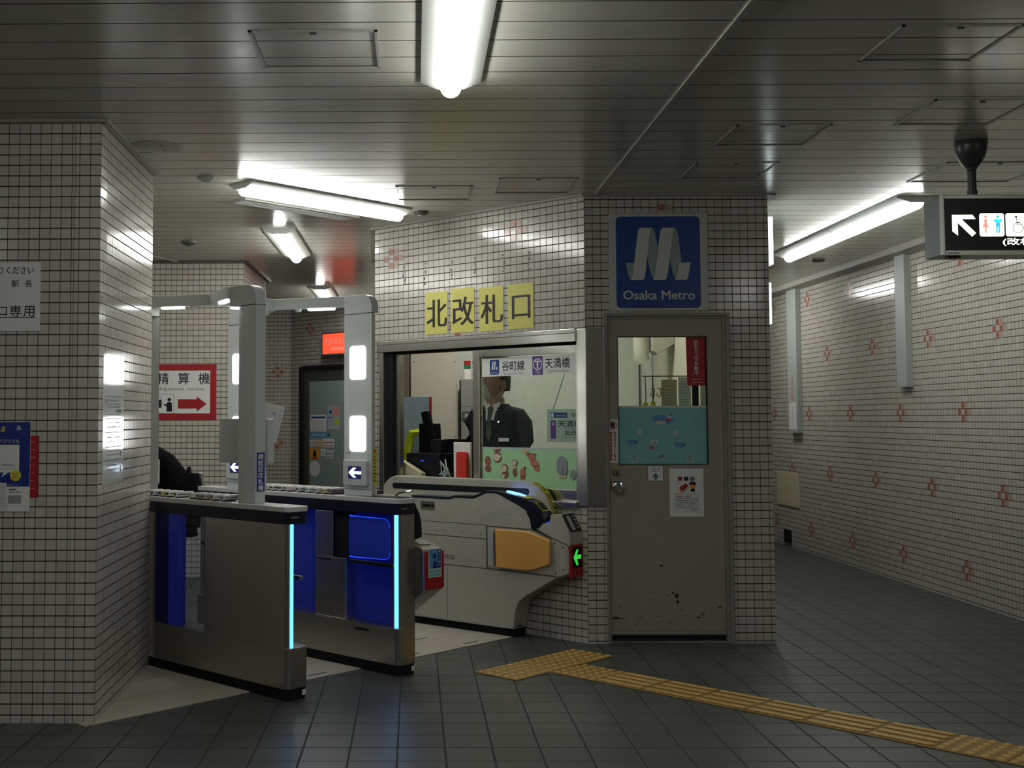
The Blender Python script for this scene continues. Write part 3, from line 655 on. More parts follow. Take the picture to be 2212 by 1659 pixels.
# back rail with the long black slot
import itertools
rail = [(1.148, .86), (1.148, .895), (1.142, .927), (1.120, .95), (1.085, .975), (1.033, .989), (-.052, .989), (-.11, .980), (-.17, .956), (-.215, .918), (-.245, .872), (-.275, .81), (-.285, .776), (-.285, .72), (1.148, .72)]
m = MB(); m.prism(rail, -TH - .01, -TH + .05, silver, axis='y', bev=.006); rl_ = m.build('back_rail', GC)
m = MB(); m.prism(rrect(-.105, 1.062, .899, .94, .0195), -TH + .05, -TH + .0508, black_m, axis='y'); m.build('rail_slot', rl_)
m = MB(); cr = [(-.118, .974), (-.17, .953), (-.215, .915), (-.245, .869), (-.275, .807), (-.283, .772)]
for i in range(5):
    a, b = cr[i], cr[i + 1]; d = Vector((b[0] - a[0], b[1] - a[1])).normalized(); n = Vector((d.y, -d.x)) * .007
    if n.x > 0: n = -n
    m.poly([(a[0] + n.x, -TH - .008, a[1] + n.y), (b[0] + n.x, -TH - .008, b[1] + n.y), (b[0] + n.x, -TH + .048, b[1] + n.y), (a[0] + n.x, -TH + .048, a[1] + n.y)], yellow)
    for t in range(4): 
        f = .15 + t * .2; c = Vector(a).lerp(Vector(b), f); c2 = Vector(a).lerp(Vector(b), f + .1); k2 = n * 1.12
        m.poly([(c.x + k2.x, -TH + .0, c.y + k2.y), (c2.x + k2.x, -TH + .0, c2.y + k2.y), (c2.x + k2.x, -TH + .035, c2.y + k2.y), (c.x + k2.x, -TH + .035, c.y + k2.y)], ink)
tag(m.build('warning_sticker', rl_), 'yellow strip of small black lettering')
# nose with its sloping display and red end
nose = [(-.212, .727), (-.328, .74), (-.333, .791), (-.408, .797), (-.472, .687), (-.472, .60), (-.455, .612), (-.341, .649), (-.212, .702)]
m = MB(); m.prism(nose, -TH, .003, silver, axis='y', bev=.003); ns = m.build('gate_nose', GC)
m = MB(); d = Vector((-.064, -.110)).normalized(); nn = Vector((-d.y, d.x)) * -1
def nz(f, y, l=.0035): p = Vector((-.408, .797)).lerp(Vector((-.472, .687)), f); q_ = p + Vector((-.865, .50)) * l; return (q_.x, y, q_.y)
m.poly([nz(.02, -.135), nz(.98, -.135), nz(.98, -.01), nz(.02, -.01)], black_m); m.poly([nz(.12, -.075, .005), nz(.9, -.075, .005), nz(.9, -.035, .005), nz(.12, -.035, .005)], ribbon)
for i in range(4): m.poly([nz(.10 + i * .2, -.125, .005), nz(.22 + i * .2, -.125, .005), nz(.22 + i * .2, -.10, .005), nz(.10 + i * .2, -.10, .005)], inkl)
m.build('nose_display', ns)
m = MB(); m.box(-.476, -.460, -TH + .004, -.006, .410, .612, redpad, .004); re_ = m.build('red_end', GC)
m = MB(); s_ = MB(); s_.rect(-.056, .048, .470, .595, 0, matte_black)
s_.flat([(-.046, .535), (-.012, .580), (.012, .582), (-.006, .548), (.042, .548), (.042, .522), (-.006, .522), (.012, .486), (-.010, .484)], .0006, led_g); s_.rect(-.01, .006, .430, .444, .0, matte_black)
Mx = Matrix(((0, 0, -1, -.4768), (-1, 0, 0, -TH / 2), (0, 1, 0, 0), (0, 0, 0, 1)))
m.v = [tuple(Mx @ Vector(v)) for v in s_.v]; m.f = s_.f; m.m = s_.m; m.sm = s_.sm; m.mats = s_.mats
tag(m.build('arrow_display', re_), 'lit green left arrow on black')
plate = [(.164, .698), (-.192, .694), (-.341, .644), (-.448, .607), (-.442, .443), (-.371, .410), (.166, .418)]
m = MB(); m.prism(plate, -.001, .002, silver, axis='y'); m.prism([(.164, .690), (.164, .698), (-.192, .694), (-.341, .644), (-.341, .636), (-.192, .686)], .001, .0026, trim_d, axis='y'); m.box(.155, .166, .001, .0026, .418, .698, trim_d); m.prism([(.166, .418), (.166, .426), (-.371, .418), (-.371, .410)], .001, .0026, trim_d, axis='y')
for x, z in ((-.362, .618), (-.422, .594), (-.424, .46), (-.367, .432)): m.cyl((x, 0, z), (x, .003, z), .0055, matte_black, 10)
pl = m.build('flap_plate', GC)
m = MB(); m.box(.10, .15, .001, .008, .44, .68, cabg, .002); m.box(.082, .098, .001, .022, .45, .66, steel, .003); m.build('flap_hinge', pl)
m = MB(); m.prism([(.074, .437), (.077, .682), (-.177, .681), (-.331, .639), (-.343, .624), (-.339, .486), (-.19, .434)][::-1], .003, .030, vinyl, axis='y', bev=.009, seg=3)
m.build('flap_pad', GC)
m = MB(); m.box(-.04, 1.15, -TH + .01, -.02, 0, .056, matte_black, .004); m.build('plinth', GC)
m = MB(); s_ = MB(); s_.ring(.0, .105, .012, .004, 0, skyb, 14); s_.rect(-.045, .02, .065, .073, 0, matte_black)
Mx = Matrix(((0, 0, -1, -.0485), (-1, 0, 0, -TH / 2), (0, 1, 0, 0), (0, 0, 0, 1)))
m.v = [tuple(Mx @ Vector(v)) for v in s_.v]; m.f = s_.f; m.m = s_.m; m.sm = s_.sm; m.mats = s_.mats; m.build('end_vent', gb)

# ------------------------------------------------------------------ ticket window (local u = 1.9 - s, z out)
FBL = frame((S0.x, S0.y, 0), (O.x - S0.x, O.y - S0.y)); FBF = frame((Bx, By, 0), (1, 0))
WIN = thing('window_1', 'stainless framed sliding ticket window in the angled wall', 'window', M=FBL, kind='structure')
def U(s): return 1.9 - s
m = MB(); m.box(U(1.845), U(.062), -.12, .0, 0, 1, steel_h) if False else None
m.box(U(1.845), U(.062), 1.872, 1.953, -.10, .028, steel_h, .003); m.box(U(1.70), U(.062), 1.856, 1.872, -.08, -.012, matte_black); m.box(U(1.845), U(.064), 1.924, 1.9285, .0, .0292, trim_d); m.build('lintel', WIN)  # matte black strip under the lintel paints the shadow line above the sash
m = MB(); m.box(U(1.845), U(1.80), .835, 1.872, -.10, .012, steel, .003); m.box(U(1.80), U(1.745), .90, 1.872, -.10, -.03, black_m); m.box(U(1.745), U(1.70), .90, 1.872, -.10, -.055, steel_d, .003); m.build('left_jamb', WIN)
m = MB(); m.box(U(.062), U(-.012), .842, 1.951, -.10, .014, steel, .004); m.build('corner_post', WIN)
m = MB(); m.box(U(1.845), U(.062), .828, .868, -.10, .035, steel_h, .004); m.build('sill', WIN)
m = MB()
m.box(U(.958), U(.902), .862, 1.856, -.060, -.020, steel, .003); m.box(U(.095), U(.060), .862, 1.856, -.060, -.020, steel, .003)
m.box(U(.902), U(.095), 1.804, 1.856, -.060, -.020, steel_h, .003); m.box(U(.902), U(.095), .868, .938, -.060, -.020, steel_h, .003)
m.box(U(.912), U(.902), .90, 1.81, -.055, -.030, matte_black)
sash = m.build('sliding_sash', WIN)
m = MB(); m.box(U(.902), U(.095), .936, 1.806, -.044, -.038, glass); m.build('glass_pane', sash)
m = MB(); m.prism(rrect(U(.082), U(.070), 1.24, 1.42, .005), -.02, -.014, whiteg); m.build('pull_handle', sash)
# the steel corner continues on the door wall
m = MB(); m.box(.0, .116, .842, 1.951, -.0, .014, steel, .004); solo(m, 'trim_7', 'broad stainless corner panel between ticket window and door', 'trim', FBF, kind='structure')
# banner on the glass
def minilogo(m, x, y, w, h, z, txt=True):
    m.rect(x, x + w, y, y + h, z, blue_s, min(w, h) * .08); a, b = x + w * .17, x + w * .83; y0, y1 = y + h * .32, y + h * .88; q = (b - a)
    for k in (0, .34):
        m.flat([(a + q * (.05 + k), y0), (a + q * (.26 + k), y0), (a + q * (.40 + k), y1), (a + q * (.19 + k), y1)], z + .0004, white)
    m.flat([(a + q * .78, y0), (a + q * .97, y0), (a + q * 1.0, y0 + (y1 - y0) * .36), (a + q * .83, y0 + (y1 - y0) * .36)], z + .0004, white)
    m.flat([(a + q * 0.0, y0 + (y1 - y0) * .36), (a + q * .1, y0 + (y1 - y0) * .36), (a + q * .05, y0)], z + .0004, ribbon2)
    if txt: m.text('Osaka Metro', x + w / 2, y + h * .10, h * .085, z + .0004, white, w=w * .84, align='c')
b0 = U(.888); bw = .795
m = MB(); m.rect(b0, b0 + bw, 1.672, 1.795, 0, white); minilogo(m, b0 + .07, 1.684, .082, .100, .0004)
m.text('谷町線', b0 + .178, 1.706, .066, .0005, ink, w=.19, bold=.012); m.text('Tanimachi Line', b0 + .188, 1.680, .017, .0005, inkg, w=.17)
m.rect(b0 + .435, b0 + .522, 1.672, 1.795, .0004, purple); m.ring(b0 + .4785, 1.742, .038, .006, .0008, white); m.rect(b0 + .456, b0 + .501, 1.756, 1.764, .0008, white); m.rect(b0 + .472, b0 + .485, 1.714, 1.76, .0008, white); m.text('T22', b0 + .4785, 1.681, .018, .0008, white, w=.04, align='c')
m.text('天満橋', b0 + .54, 1.712, .066, .0005, ink, w=.198, bold=.012); m.text('Temmabashi Station', b0 + .555, 1.686, .017, .0005, inkg, w=.18)
MW = FBL @ Matrix.Translation((0, 0, -.0372))
solo(m, 'window_banner', 'white line and station name strip across the top of the ticket window', 'sign', MW)
# pale green film with felt animals
m = MB(); m.rect(b0 + .004, b0 + bw, .940, 1.19, 0, limeg); m.rect(b0 + .004, b0 + bw, 1.182, 1.198, .0003, mist); solo(m, 'window_film', 'pale green film across the bottom of the ticket window', 'film', MW)
def cx(px): return b0 + (px - 50) / 2070 * .79
def cy(py): return 1.197 - (py - 62) / 905 * .262
brown = mat('felt_brown', (.24, .10, .07), .8); cream = mat('felt_cream', (.62, .52, .42), .8); capy = mat('felt_tan', (.42, .17, .10), .8); greyf = mat('felt_grey', (.24, .27, .29), .8); straw = mat('felt_straw', (.55, .46, .26), .8)
def felt(name, label, px, py, shapes, ang=0):
    m = MB(); k = .79 / 2070; Mt = Matrix.Translation((cx(px), cy(py), 0)) @ Matrix.Rotation(ang, 4, 'Z')
    for sx, sy, rx, ry, z, mm in shapes:
        n = 18; m.prism([(sx * k + rx * k * cos(2 * pi * i / n), -sy * k + ry * k * sin(2 * pi * i / n)) for i in range(n)], z * .001, z * .001 + .004, mm, M=Mt, bev=.0008, seg=1)
    return solo(m, name, label, 'cut-out', MW @ Matrix.Translation((0, 0, .0004)), group='felt animals on the ticket window')
felt('felt_monkey', 'brown back-view felt monkey at the left edge of the green window film', 175, 460, [(0, -60, 65, 85, 0, brown), (5, 75, 72, 60, 0, brown), (-70, 30, 30, 45, -1 + 1, cream)])
felt('felt_monkey', 'upside-down felt monkey with a big cream face, top left of the green window film', 395, 240, [(0, 40, 95, 90, 0, brown), (0, 45, 78, 65, 3, cream), (-70, 30, 25, 25, 2, cream), (75, 30, 25, 25, 2, cream), (-5, -95, 75, 45, 0, brown), (-40, -110, 32, 18, 3, cream), (30, -112, 32, 18, 3, cream)])
felt('felt_monkey', 'seated felt monkey with cream face, low on the green window film above the gate rail', 565, 620, [(0, -60, 75, 75, 0, brown), (-5, -50, 60, 58, 3, cream), (10, 40, 70, 65, 0, brown), (-20, 75, 30, 32, 3, cream), (-85, 20, 30, 20, 0, cream)])
felt('felt_monkey', 'slim felt monkey standing between two others on the green window film', 785, 535, [(0, -100, 65, 50, 0, brown), (0, -95, 48, 42, 3, cream), (-5, -20, 45, 25, 2, cream), (5, 70, 48, 70, 0, brown)])
felt('felt_capybara', 'small tan felt capybara above the curve of the gate rail', 965, 665, [(0, -20, 62, 95, 0, capy), (-5, 70, 50, 60, 0, capy), (50, -115, 24, 24, 0, brown)])
felt('felt_capybara', 'large tan felt capybara slanting across the middle of the green window film', 1195, 370, [(-60, -60, 95, 62, 0, capy), (40, 20, 100, 62, 0, capy), (105, 80, 62, 50, 0, capy), (-135, -90, 30, 24, 2, brown), (-10, -130, 40, 12, 1, brown)], -.35)
felt('felt_star', 'straw coloured felt star at the top of the green window film', 1010, 150, [(0, 0, 40, 40, 0, straw), (-40, -20, 30, 14, 0, straw), (10, 40, 16, 32, 0, straw), (42, 10, 30, 14, 0, straw), (15, -40, 16, 30, 0, straw)], .3)
felt('felt_elephant', 'big grey felt elephant near the right edge of the green window film', 1805, 470, [(0, -60, 115, 120, 0, greyf), (20, 50, 95, 90, 2, greyf), (-55, 40, 50, 60, 4, greyf), (10, 60, 24, 70, 5, greyf), (30, 150, 60, 30, 0, cream), (-50, 170, 35, 14, 0, cream)])
felt('felt_elephant', 'little grey felt elephant at the bottom right of the green window film', 2035, 625, [(0, 0, 62, 80, 0, greyf), (-20, 45, 40, 40, 2, greyf), (-15, 75, 12, 20, 3, cream)])
# four yellow character papers above the window
for ch, s0, s1, zb, zt, tilt in (('北', 1.382, 1.165, 1.980, 2.279, .012), ('改', 1.135, .919, 1.980, 2.287, .004), ('札', .873, .661, 1.976, 2.275, -.006), ('口', .622, .408, 1.978, 2.275, 0)):
    m = MB(); a, b = U(s0), U(s1); m.box(a, b, zb, zt, 0, .0012, ypaper)
    sq = ch == '口'; m.text(ch, (a + b) / 2 + .004, zb + (.066 if sq else .05), .155 if sq else .195, .0016, ink, w=.150 if sq else .190, boldx=.022, align='c')
    solo(m, 'character_paper', 'yellow paper with the black character ' + {'北': 'for north, leftmost above the ticket window', '改': 'second from left above the ticket window', '札': 'third from left above the ticket window', '口': 'shaped as a plain square, right end of the row'}[ch], 'sign', FBL @ Matrix.Translation((0, 0, .002)), group='yellow character papers above the ticket window')

# ------------------------------------------------------------------ booth door (local u = x - 1.0726)
D = thing('door_1', 'worn beige metal booth door with a window and aqua film', 'door', M=FBF, kind='structure')
m = MB(); x0, x1, zt = .1165, .901, 2.048
for a, b, c, d in ((x0, x0 + .02, 0, zt), (x1 - .022, x1, 0, zt), (x0 + .02, x1 - .022, zt - .02, zt)): m.box(a, b, c, d, -.08, .006, frame_m, .002)
for a, b, c, d in ((x0 + .02, x0 + .030, 0, zt - .02), (x1 - .044, x1 - .022, 0, zt - .02), (x0 + .030, x1 - .044, zt - .036, zt - .02)): m.box(a, b, c, d, -.08, -.010, frame_m, .002)
m.build('door_frame', D)
m = MB(); m.box(x0 + .02, x1 - .022, .0, .018, -.08, .004, steel_d, .002); m.box(x0 + .03, x1 - .044, .018, .05, -.075, -.05, black_m); m.build('threshold', D)
lx0, lx1, lz0, lz1 = .1485, .8555, .048, 2.012; gx0, gx1, gz0, gz1 = .2065, .758, 1.103, 1.898; zf = -.022
m = MB()
for a, b, c, d in ((lx0, gx0, lz0, lz1), (gx1, lx1, lz0, lz1), (gx0, gx1, gz1, lz1), (gx0, gx1, lz0, gz0)):
    m.box(a, b, c, d, -.06, zf, door_m)
for a, b, c, d in ((gx0 - .006, gx0, gz0 - .006, gz1 + .006), (gx1, gx1 + .006, gz0 - .006, gz1 + .006), (gx0, gx1, gz1, gz1 + .006), (gx0, gx1, gz0 - .006, gz0)): m.box(a, b, c, d, -.05, zf + .002, trim_d)
m.box(lx0, lx1, lz0, lz0 + .006, zf - .01, zf + .001, trim_d); m.box(lx0, lx1, lz0 + .026, lz0 + .028, zf - .01, zf + .0006, trim_d)
rr = random.Random(3)
def mark(px, py, w, h):   # scuffs, from the lower door crop
    u = lx0 + (px - 110) / 1840 * .70; v = .355 - (py) / 1320 * .30 + 0.0
    m.rect(u - w / 2, u + w / 2, v - h / 2, v + h / 2, zf + .0004, ink)
sc = .70 / 1840
def blot(px, py, rx, ry, a=0):
    u = lx0 + (px - 110) * sc; v = .068 + (1320 - py) * sc; n = 9
    m.flat([(u + sc * rx * rr.uniform(.6, 1.2) * cos(2 * pi * i / n), v + sc * ry * rr.uniform(.6, 1.2) * sin(2 * pi * i / n)) for i in range(n)], zf + .0005, ink)
for q in ((925, 250, 36, 20), (1165, 735, 32, 42), (1180, 830, 28, 26), (1105, 690, 26, 18), (1040, 725, 18, 12), (1185, 705, 40, 8), (780, 790, 12, 10), (690, 632, 22, 6), (240, 910, 34, 6), (460, 868, 18, 5), (1865, 922, 40, 10), (230, 1103, 130, 12), (180, 1085, 70, 9), (570, 1088, 60, 5), (850, 1075, 80, 4), (1070, 1160, 50, 6), (1240, 965, 40, 5), (1520, 1088, 26, 14), (1570, 1045, 30, 12), (1600, 1020, 22, 10), (1130, 1075, 20, 6), (1290, 1050, 70, 3), (510, 1208, 18, 8), (1130, 1297, 20, 5), (900, 1160, 150, 2), (790, 690, 10, 8), (730, 680, 10, 6), (1410, 1102, 12, 6), (1860, 1070, 30, 4), (860, 602, 24, 3), (980, 725, 22, 4)): blot(*q)
leaf = m.build('door_leaf', D)
m = MB(); m.box(gx0, gx1, gz0, gz1, -.045, -.040, glass); m.build('glass_pane', leaf)
m = MB(); kx, kz = 1.262 - Bx, .966
m.lathe([(.034, 0), (.034, .006), (.02, .008), (.014, .02), (.018, .03), (.032, .042), (.034, .055), (.028, .066), (.012, .070)], chrome, 28, Matrix.Translation((kx, kz, zf))); m.build('door_knob', leaf)
m = MB(); m.lathe([(.024, 0), (.024, .008), (.02, .014), (.008, .015)], chrome, 24, Matrix.Translation((kx - .004, 1.05, zf))); m.box(kx - .007, kx - .001, 1.042, 1.058, zf + .014, zf + .016, matte_black); m.build('lock_cylinder', leaf)
m = MB(); m.rect(lx0 + .002, lx0 + .009, .952, 1.01, zf + .001, redpad); m.rect(kx - .02, kx + .012, 1.078, 1.084, zf + .001, yellow); tag(m.build('lock_mark', leaf), 'red bar and yellow strip by the lock')
# film and stickers on the door
MD = FBF @ Matrix.Translation((0, 0, -.0392))
fm_ = MB(); fm_.rect(gx0, gx1, gz0, 1.455, 0, teal_f); fm_.rect(gx0, gx1, 1.455, 1.466, .0002, wallpaper)
def fx(px): return gx0 + (px - 45) / 1090 * (gx1 - gx0)
def fy(py): return 1.455 - (py - 905) / 710 * (1.455 - gz0)
k = (gx1 - gx0) / 1090; lb = mat('print_light_blue', (.10, .27, .48), .5); wp = mat('print_off_white', (.48, .52, .52), .5); mv = mat('print_mauve', (.20, .13, .26), .5)
fm_.disc(fx(570), fy(1050), 105 * k, .0004, lb, 55 * k); fm_.flat([(fx(640), fy(1075)), (fx(745), fy(1045)), (fx(735), fy(1075)), (fx(690), fy(1110)), (fx(640), fy(1120))], .0004, lb); fm_.disc(fx(565), fy(1095), 62 * k, .0006, wp, 25 * k)
fm_.disc(fx(680), fy(1015), 35 * k, .0007, wp, 26 * k); fm_.disc(fx(665), fy(1060), 30 * k, .0008, redl, 16 * k); fm_.disc(fx(690), fy(998), 28 * k, .0009, mv, 12 * k)
for px, py in ((310, 1210), (750, 1225)): fm_.disc(fx(px), fy(py), 36 * k, .0004, wp, 34 * k, a0=.5, a1=5.4)
fm_.disc(fx(485), fy(1345), 50 * k, .0004, wp, 42 * k); fm_.disc(fx(485), fy(1350), 18 * k, .0006, ribbon2); fm_.disc(fx(450), fy(1410), 22 * k, .0006, redl)
for px, py in ((205, 1340), (790, 1375)): fm_.disc(fx(px), fy(py), 60 * k, .0004, lb, 34 * k); fm_.flat([(fx(px + 40), fy(py)), (fx(px + 75), fy(py - 30)), (fx(px + 80), fy(py + 30))], .0004, lb)
fm_.flat([(fx(515), fy(1545)), (fx(590), fy(1490)), (fx(610), fy(1520)), (fx(540), fy(1550))], .0004, mv)
for px in (240, 925):
    for i in range(6): fm_.rect(fx(px - 45), fx(px - 25), fy(1510 + i * 15), fy(1503 + i * 15), .0004, wp); fm_.rect(fx(px + 25), fx(px + 45), fy(1510 + i * 15), fy(1503 + i * 15), .0004, wp)
    fm_.disc(fx(px), fy(1535), 22 * k, .0004, ribbon2, 40 * k); fm_.rect(fx(px - 50), fx(px + 50), fy(1590), fy(1582), .0004, wp)
for px, py in ((260, 925), (320, 1058), (150, 1162), (1005, 1085), (910, 1215), (1030, 1370)): fm_.flat([(fx(px - 30), fy(py + 12)), (fx(px), fy(py - 4)), (fx(px + 26), fy(py - 16)), (fx(px + 4), fy(py + 10))], .0004, mv); fm_.disc(fx(px + 14), fy(py + 4), 12 * k, .0005, wp, 7 * k)
solo(fm_, 'window_film', 'aqua film with a printed blue whale, shells and birds in the door window', 'film', MD)
m = MB(); a, b = 1.708 - Bx, 1.832 - Bx; m.flat([(a, 1.899), (b, 1.899), (b - .004, 1.592), (a + .006, 1.592)], 0, red); m.vtext('防犯カメラ作動中', (a + b) / 2 + .002, 1.878, .027, .0272, .0005, white, bold=.01); m.text('Camera in', (a + b) / 2 + .004, 1.628, .010, .0005, white, w=.062, align='c'); m.text('operation', (a + b) / 2 + .004, 1.608, .010, .0005, white, w=.068, align='c')
solo(m, 'camera_sticker', 'red vertical sticker with white lettering in the door window corner', 'sticker', FBF @ Matrix.Translation((0, 0, -.0385)))
MZ = FBF @ Matrix.Translation((0, 0, zf + .0012))
m = MB(); a, b = 1.2225 - Bx, 1.278 - Bx; a = 1.205 - Bx; b = 1.273 - Bx; zz = .0285
m.box(a, b, 1.112, 1.382, 0, .0012, white); m.disc((a + b) / 2, 1.345, .016, .0016, ink, .018, n=14); m.ring((a + b) / 2, 1.345, .027, .005, .002, red); m.line(((a + b) / 2 - .018, 1.363), ((a + b) / 2 + .018, 1.327), .005, .0022, red)
m.rect(a + .008, a + .030, 1.125, 1.305, .0015, red); m.text('NO UNAUTHORIZED ENTRY', a + .026, 1.132, .011, .002, white, w=.165, rot=pi / 2); m.vtext('関係者以外立入禁止', a + .048, 1.306, .0195, .0202, .0016, ink, bold=.02)
solo(m, 'no_entry_sticker', 'white and red no entry sticker on the door edge above the lock', 'sticker', FBF @ Matrix.Translation((0, 0, .0008)) if False else MZ)
m = MB(); a, b = 1.453 - Bx, 1.551 - Bx; m.prism(rrect(a, b, .998, 1.094, .006), 0, .0012, green_p); m.prism(rrect(a + .003, b - .003, 1.001, 1.091, .005), .0012, .0016, white)
m.scribble(a + .018, b - .016, 1.076, 8, .005, .002, ink, 4); m.scribble(a + .03, b - .03, 1.066, 4, .004, .002, ink, 5); m.scribble(a + .022, b - .02, 1.056, 7, .004, .002, ink, 6)
c = (a + b) / 2; m.flat([(c - .022, 1.025), (c, 1.047), (c + .022, 1.025), (c + .012, 1.022), (c, 1.034), (c - .012, 1.022)], .002, green_p); m.rect(c - .0035, c + .0035, 1.004, 1.036, .002, green_p); m.flat([(c + .0035, 1.010), (c + .022, 1.025), (c + .014, 1.026), (c + .0035, 1.018)], .002, green_p)
solo(m, 'arrow_sticker', 'small white square sticker with a green up arrow under the door window', 'sticker', MZ)
m = MB(); a, b = 1.589 - Bx, 1.800 - Bx; m.box(a, b, .778, 1.075, 0, .0012, white)
for i, mm in enumerate((red, ink, inkg)): m.rect(a + .052 + i * .038, a + .080 + i * .038, 1.0, 1.025, .0016, mm, .002)
m.flat([(a + .058, .955), (a + .10, .985), (a + .118, .968), (a + .078, .935)], .0018, red); m.flat([(a + .078, .935), (a + .118, .968), (a + .118, .952), (a + .08, .92)], .002, inkl); m.flat([(a + .06, .955), (a + .078, .935), (a + .08, .92), (a + .062, .938)], .002, orange)
m.disc(a + .143, .965, .017, .002, orange, .02); m.disc(a + .143, .983, .022, .0024, ink, .012); m.rect(a + .125, a + .162, .972, .980, .0026, red); m.rect(a + .13, a + .157, .932, .950, .0022, ink)
m.line((a + .05, .99), (a + .09, .955), .002, .002, inkg); m.text('手続きにはICカードを', a + .105, .911, .009, .002, red, w=.15, align='c')
m.border(a + .026, b - .026, .812, .918, .0015, .0018, inkg); m.scribble(a + .04, b - .08, .90, 6, .005, .002, red, 2)
for i in range(6): m.scribble(a + .036, b - .034, .888 - i * .0115, 13, .004, .002, ink, i + 9)
m.rect(b - .08, b - .072, .818, .826, .002, blue2); m.scribble(b - .068, b - .035, .82, 4, .004, .002, ink, 20)
solo(m, 'notice_poster', 'white notice with a cartoon officer on the lower door', 'poster', MZ)

# ------------------------------------------------------------------ big blue metro sign over the door
m = MB(); a, b = 1.225 - Bx, 1.845 - Bx; m.box(a, b, 2.062, 2.672, .0, .006, mat('board_white', (.50, .50, .46), .4), .001)
bl_, br_, bb_, bt_ = 1.2695 - Bx, 1.797 - Bx, 2.0765, 2.656
m.rect(bl_, br_, bb_, bt_, .0066, blue_s, .03)
def lx(x): return bl_ + (x - 155) / 945 * (br_ - bl_)
def ly(y): return bt_ - (y - 350) / 1032 * (bt_ - bb_)
def P(l, z, mm): m.flat([(lx(x), ly(y)) for x, y in l][::-1], z, mm)
P([(560, 478), (580, 490), (596, 530), (612, 620), (624, 700), (612, 830), (596, 960), (580, 1064), (560, 1040), (535, 960), (515, 860), (505, 800), (520, 660), (540, 530)], .0070, ribbon2)
P([(815, 478), (835, 492), (850, 535), (868, 660), (882, 790), (890, 872), (858, 872), (846, 930), (828, 1064), (812, 1050), (785, 970), (765, 870), (752, 800), (770, 660), (795, 520)], .0070, ribbon2)
P([(265, 872), (365, 872), (345, 960), (322, 1064), (305, 1050), (285, 985)], .0070, ribbon2)
P([(425, 478), (565, 478), (548, 500), (535, 560), (510, 760), (487, 960), (472, 1040), (455, 1066), (312, 1066), (330, 1040), (345, 980), (360, 860), (385, 660), (405, 520)], .0074, ribbon)
P([(680, 478), (822, 478), (802, 505), (788, 570), (765, 760), (738, 960), (722, 1040), (700, 1066), (562, 1066), (582, 1040), (596, 970), (615, 820), (640, 620), (658, 510)], .0074, ribbon)
P([(858, 871), (990, 871), (975, 960), (960, 1035), (942, 1066), (815, 1066), (832, 1035), (846, 960)], .0074, ribbon)
m.text('Osaka Metro', (lx(232) + lx(1030)) / 2, ly(1283), ly(1185) - ly(1283), .0072, ribbon, w=lx(1030) - lx(232), bold=.028, align='c')
solo(m, 'metro_sign', 'large blue sign with a white ribbon M above the booth door', 'sign', FBF)

# ------------------------------------------------------------------ pillar notices
FP = frame((0, PY, 0), (1, 0)); FS = frame((PX, PY, 0), (-.025, PD))
m = MB(); m.box(-2.45, -1.749, 1.804, 2.126, .0005, .003, white)
def pt(px): return -1.945 + px / 10.37 / 460
def pz(py): return 2.126 - (py - 60) / 10.37 / 459
m.text('通りください', pt(785), pz(318), .034, .0034, ink, w=.205, bold=.012, align='r'); m.text('駅', pt(290), pz(612), .031, .0034, ink, w=.034, bold=.012); m.text('長', pt(595), pz(612), .030, .0034, ink, w=.033, bold=.012)
m.text('口', pt(5), pz(1255), .042, .0034, ink, w=.040, bold=.015); m.text('専', pt(258), pz(1275), .052, .0034, ink, w=.055, bold=.012); m.text('用', pt(565), pz(1275), .050, .0034, ink, w=.052, bold=.012); m.rect(-2.4, pt(840), pz(1305), pz(1285), .0034, ink)
solo(m, 'paper_notice', 'white notice with black underlined lettering high on the left pillar', 'notice', FP)
m = MB(); m.box(-1.86, -1.743, 1.030, 1.316, .0005, .003, red); 
for i in range(7): m.scribble(-1.784, -1.760, 1.285 - i * .036, 2, .004, .0034, pinkp, i)
solo(m, 'red_board', 'narrow red board half hidden behind the blue poster', 'sign', FP)
m = MB(); m.box(-2.35, -1.783, .965, 1.380, .0032, .0045, white)
def qx(px): return -1.945 + px / 7.54 / 462
def qz(py): return 1.382 - (py - 72) / 7.54 / 465
m.rect(-2.35, -1.784, qz(1128), 1.379, .005, blue2)
m.text('用書は', qx(160), qz(245), .030, .0055, yellow, w=.115, bold=.02, align='r'); minilogo(m, qx(320), qz(250), .033, .035, .0053, False)
m.text('アプリでも', qx(45), qz(425), .018, .0055, mat('print_pale_yellow', (.62, .62, .40), .5), w=.098, bold=.01)
m.rect(qx(45), qx(388), qz(900), qz(452), .0055, white, .006); m.flat([(qx(140), qz(900)), (qx(100), qz(980)), (qx(215), qz(900))], .0055, white)
m.text('METRO', qx(215), qz(800), .009, .006, blue2, w=.06, align='c'); m.scribble(qx(80), qx(340), qz(845), 14, .003, .006, inkl, 2)
m.disc(qx(332), qz(950), .0258, .006, yellow)
for i in range(3): m.scribble(qx(275), qx(385), qz(925 + i * 35), 5, .004, .0064, inkg, i)
m.scribble(qx(190), qx(360), qz(1108), 8, .004, .006, inkl, 3)
m.scribble(qx(230), qx(345), qz(1185), 6, .005, .0055, ink, 5); m.scribble(qx(230), qx(410), qz(1225), 8, .005, .0055, inkg, 6); m.rect(qx(215), qx(430), qz(1405), qz(1268), .0055, inkl)
for i in range(4): m.scribble(qx(220), qx(425), qz(1300 + i * 28), 9, .003, .006, inkg, i + 30)
m.rect(-2.3, qx(190), qz(1505), qz(1070), .0054, whiteg)
for i in range(9): m.scribble(-2.1, qx(170), qz(1105 + i * 42), 30, .003, .0058, purple if i == 5 else inkl, i + 50)
solo(m, 'poster', 'blue poster with yellow lettering and a white speech bubble on the left pillar', 'poster', FP)
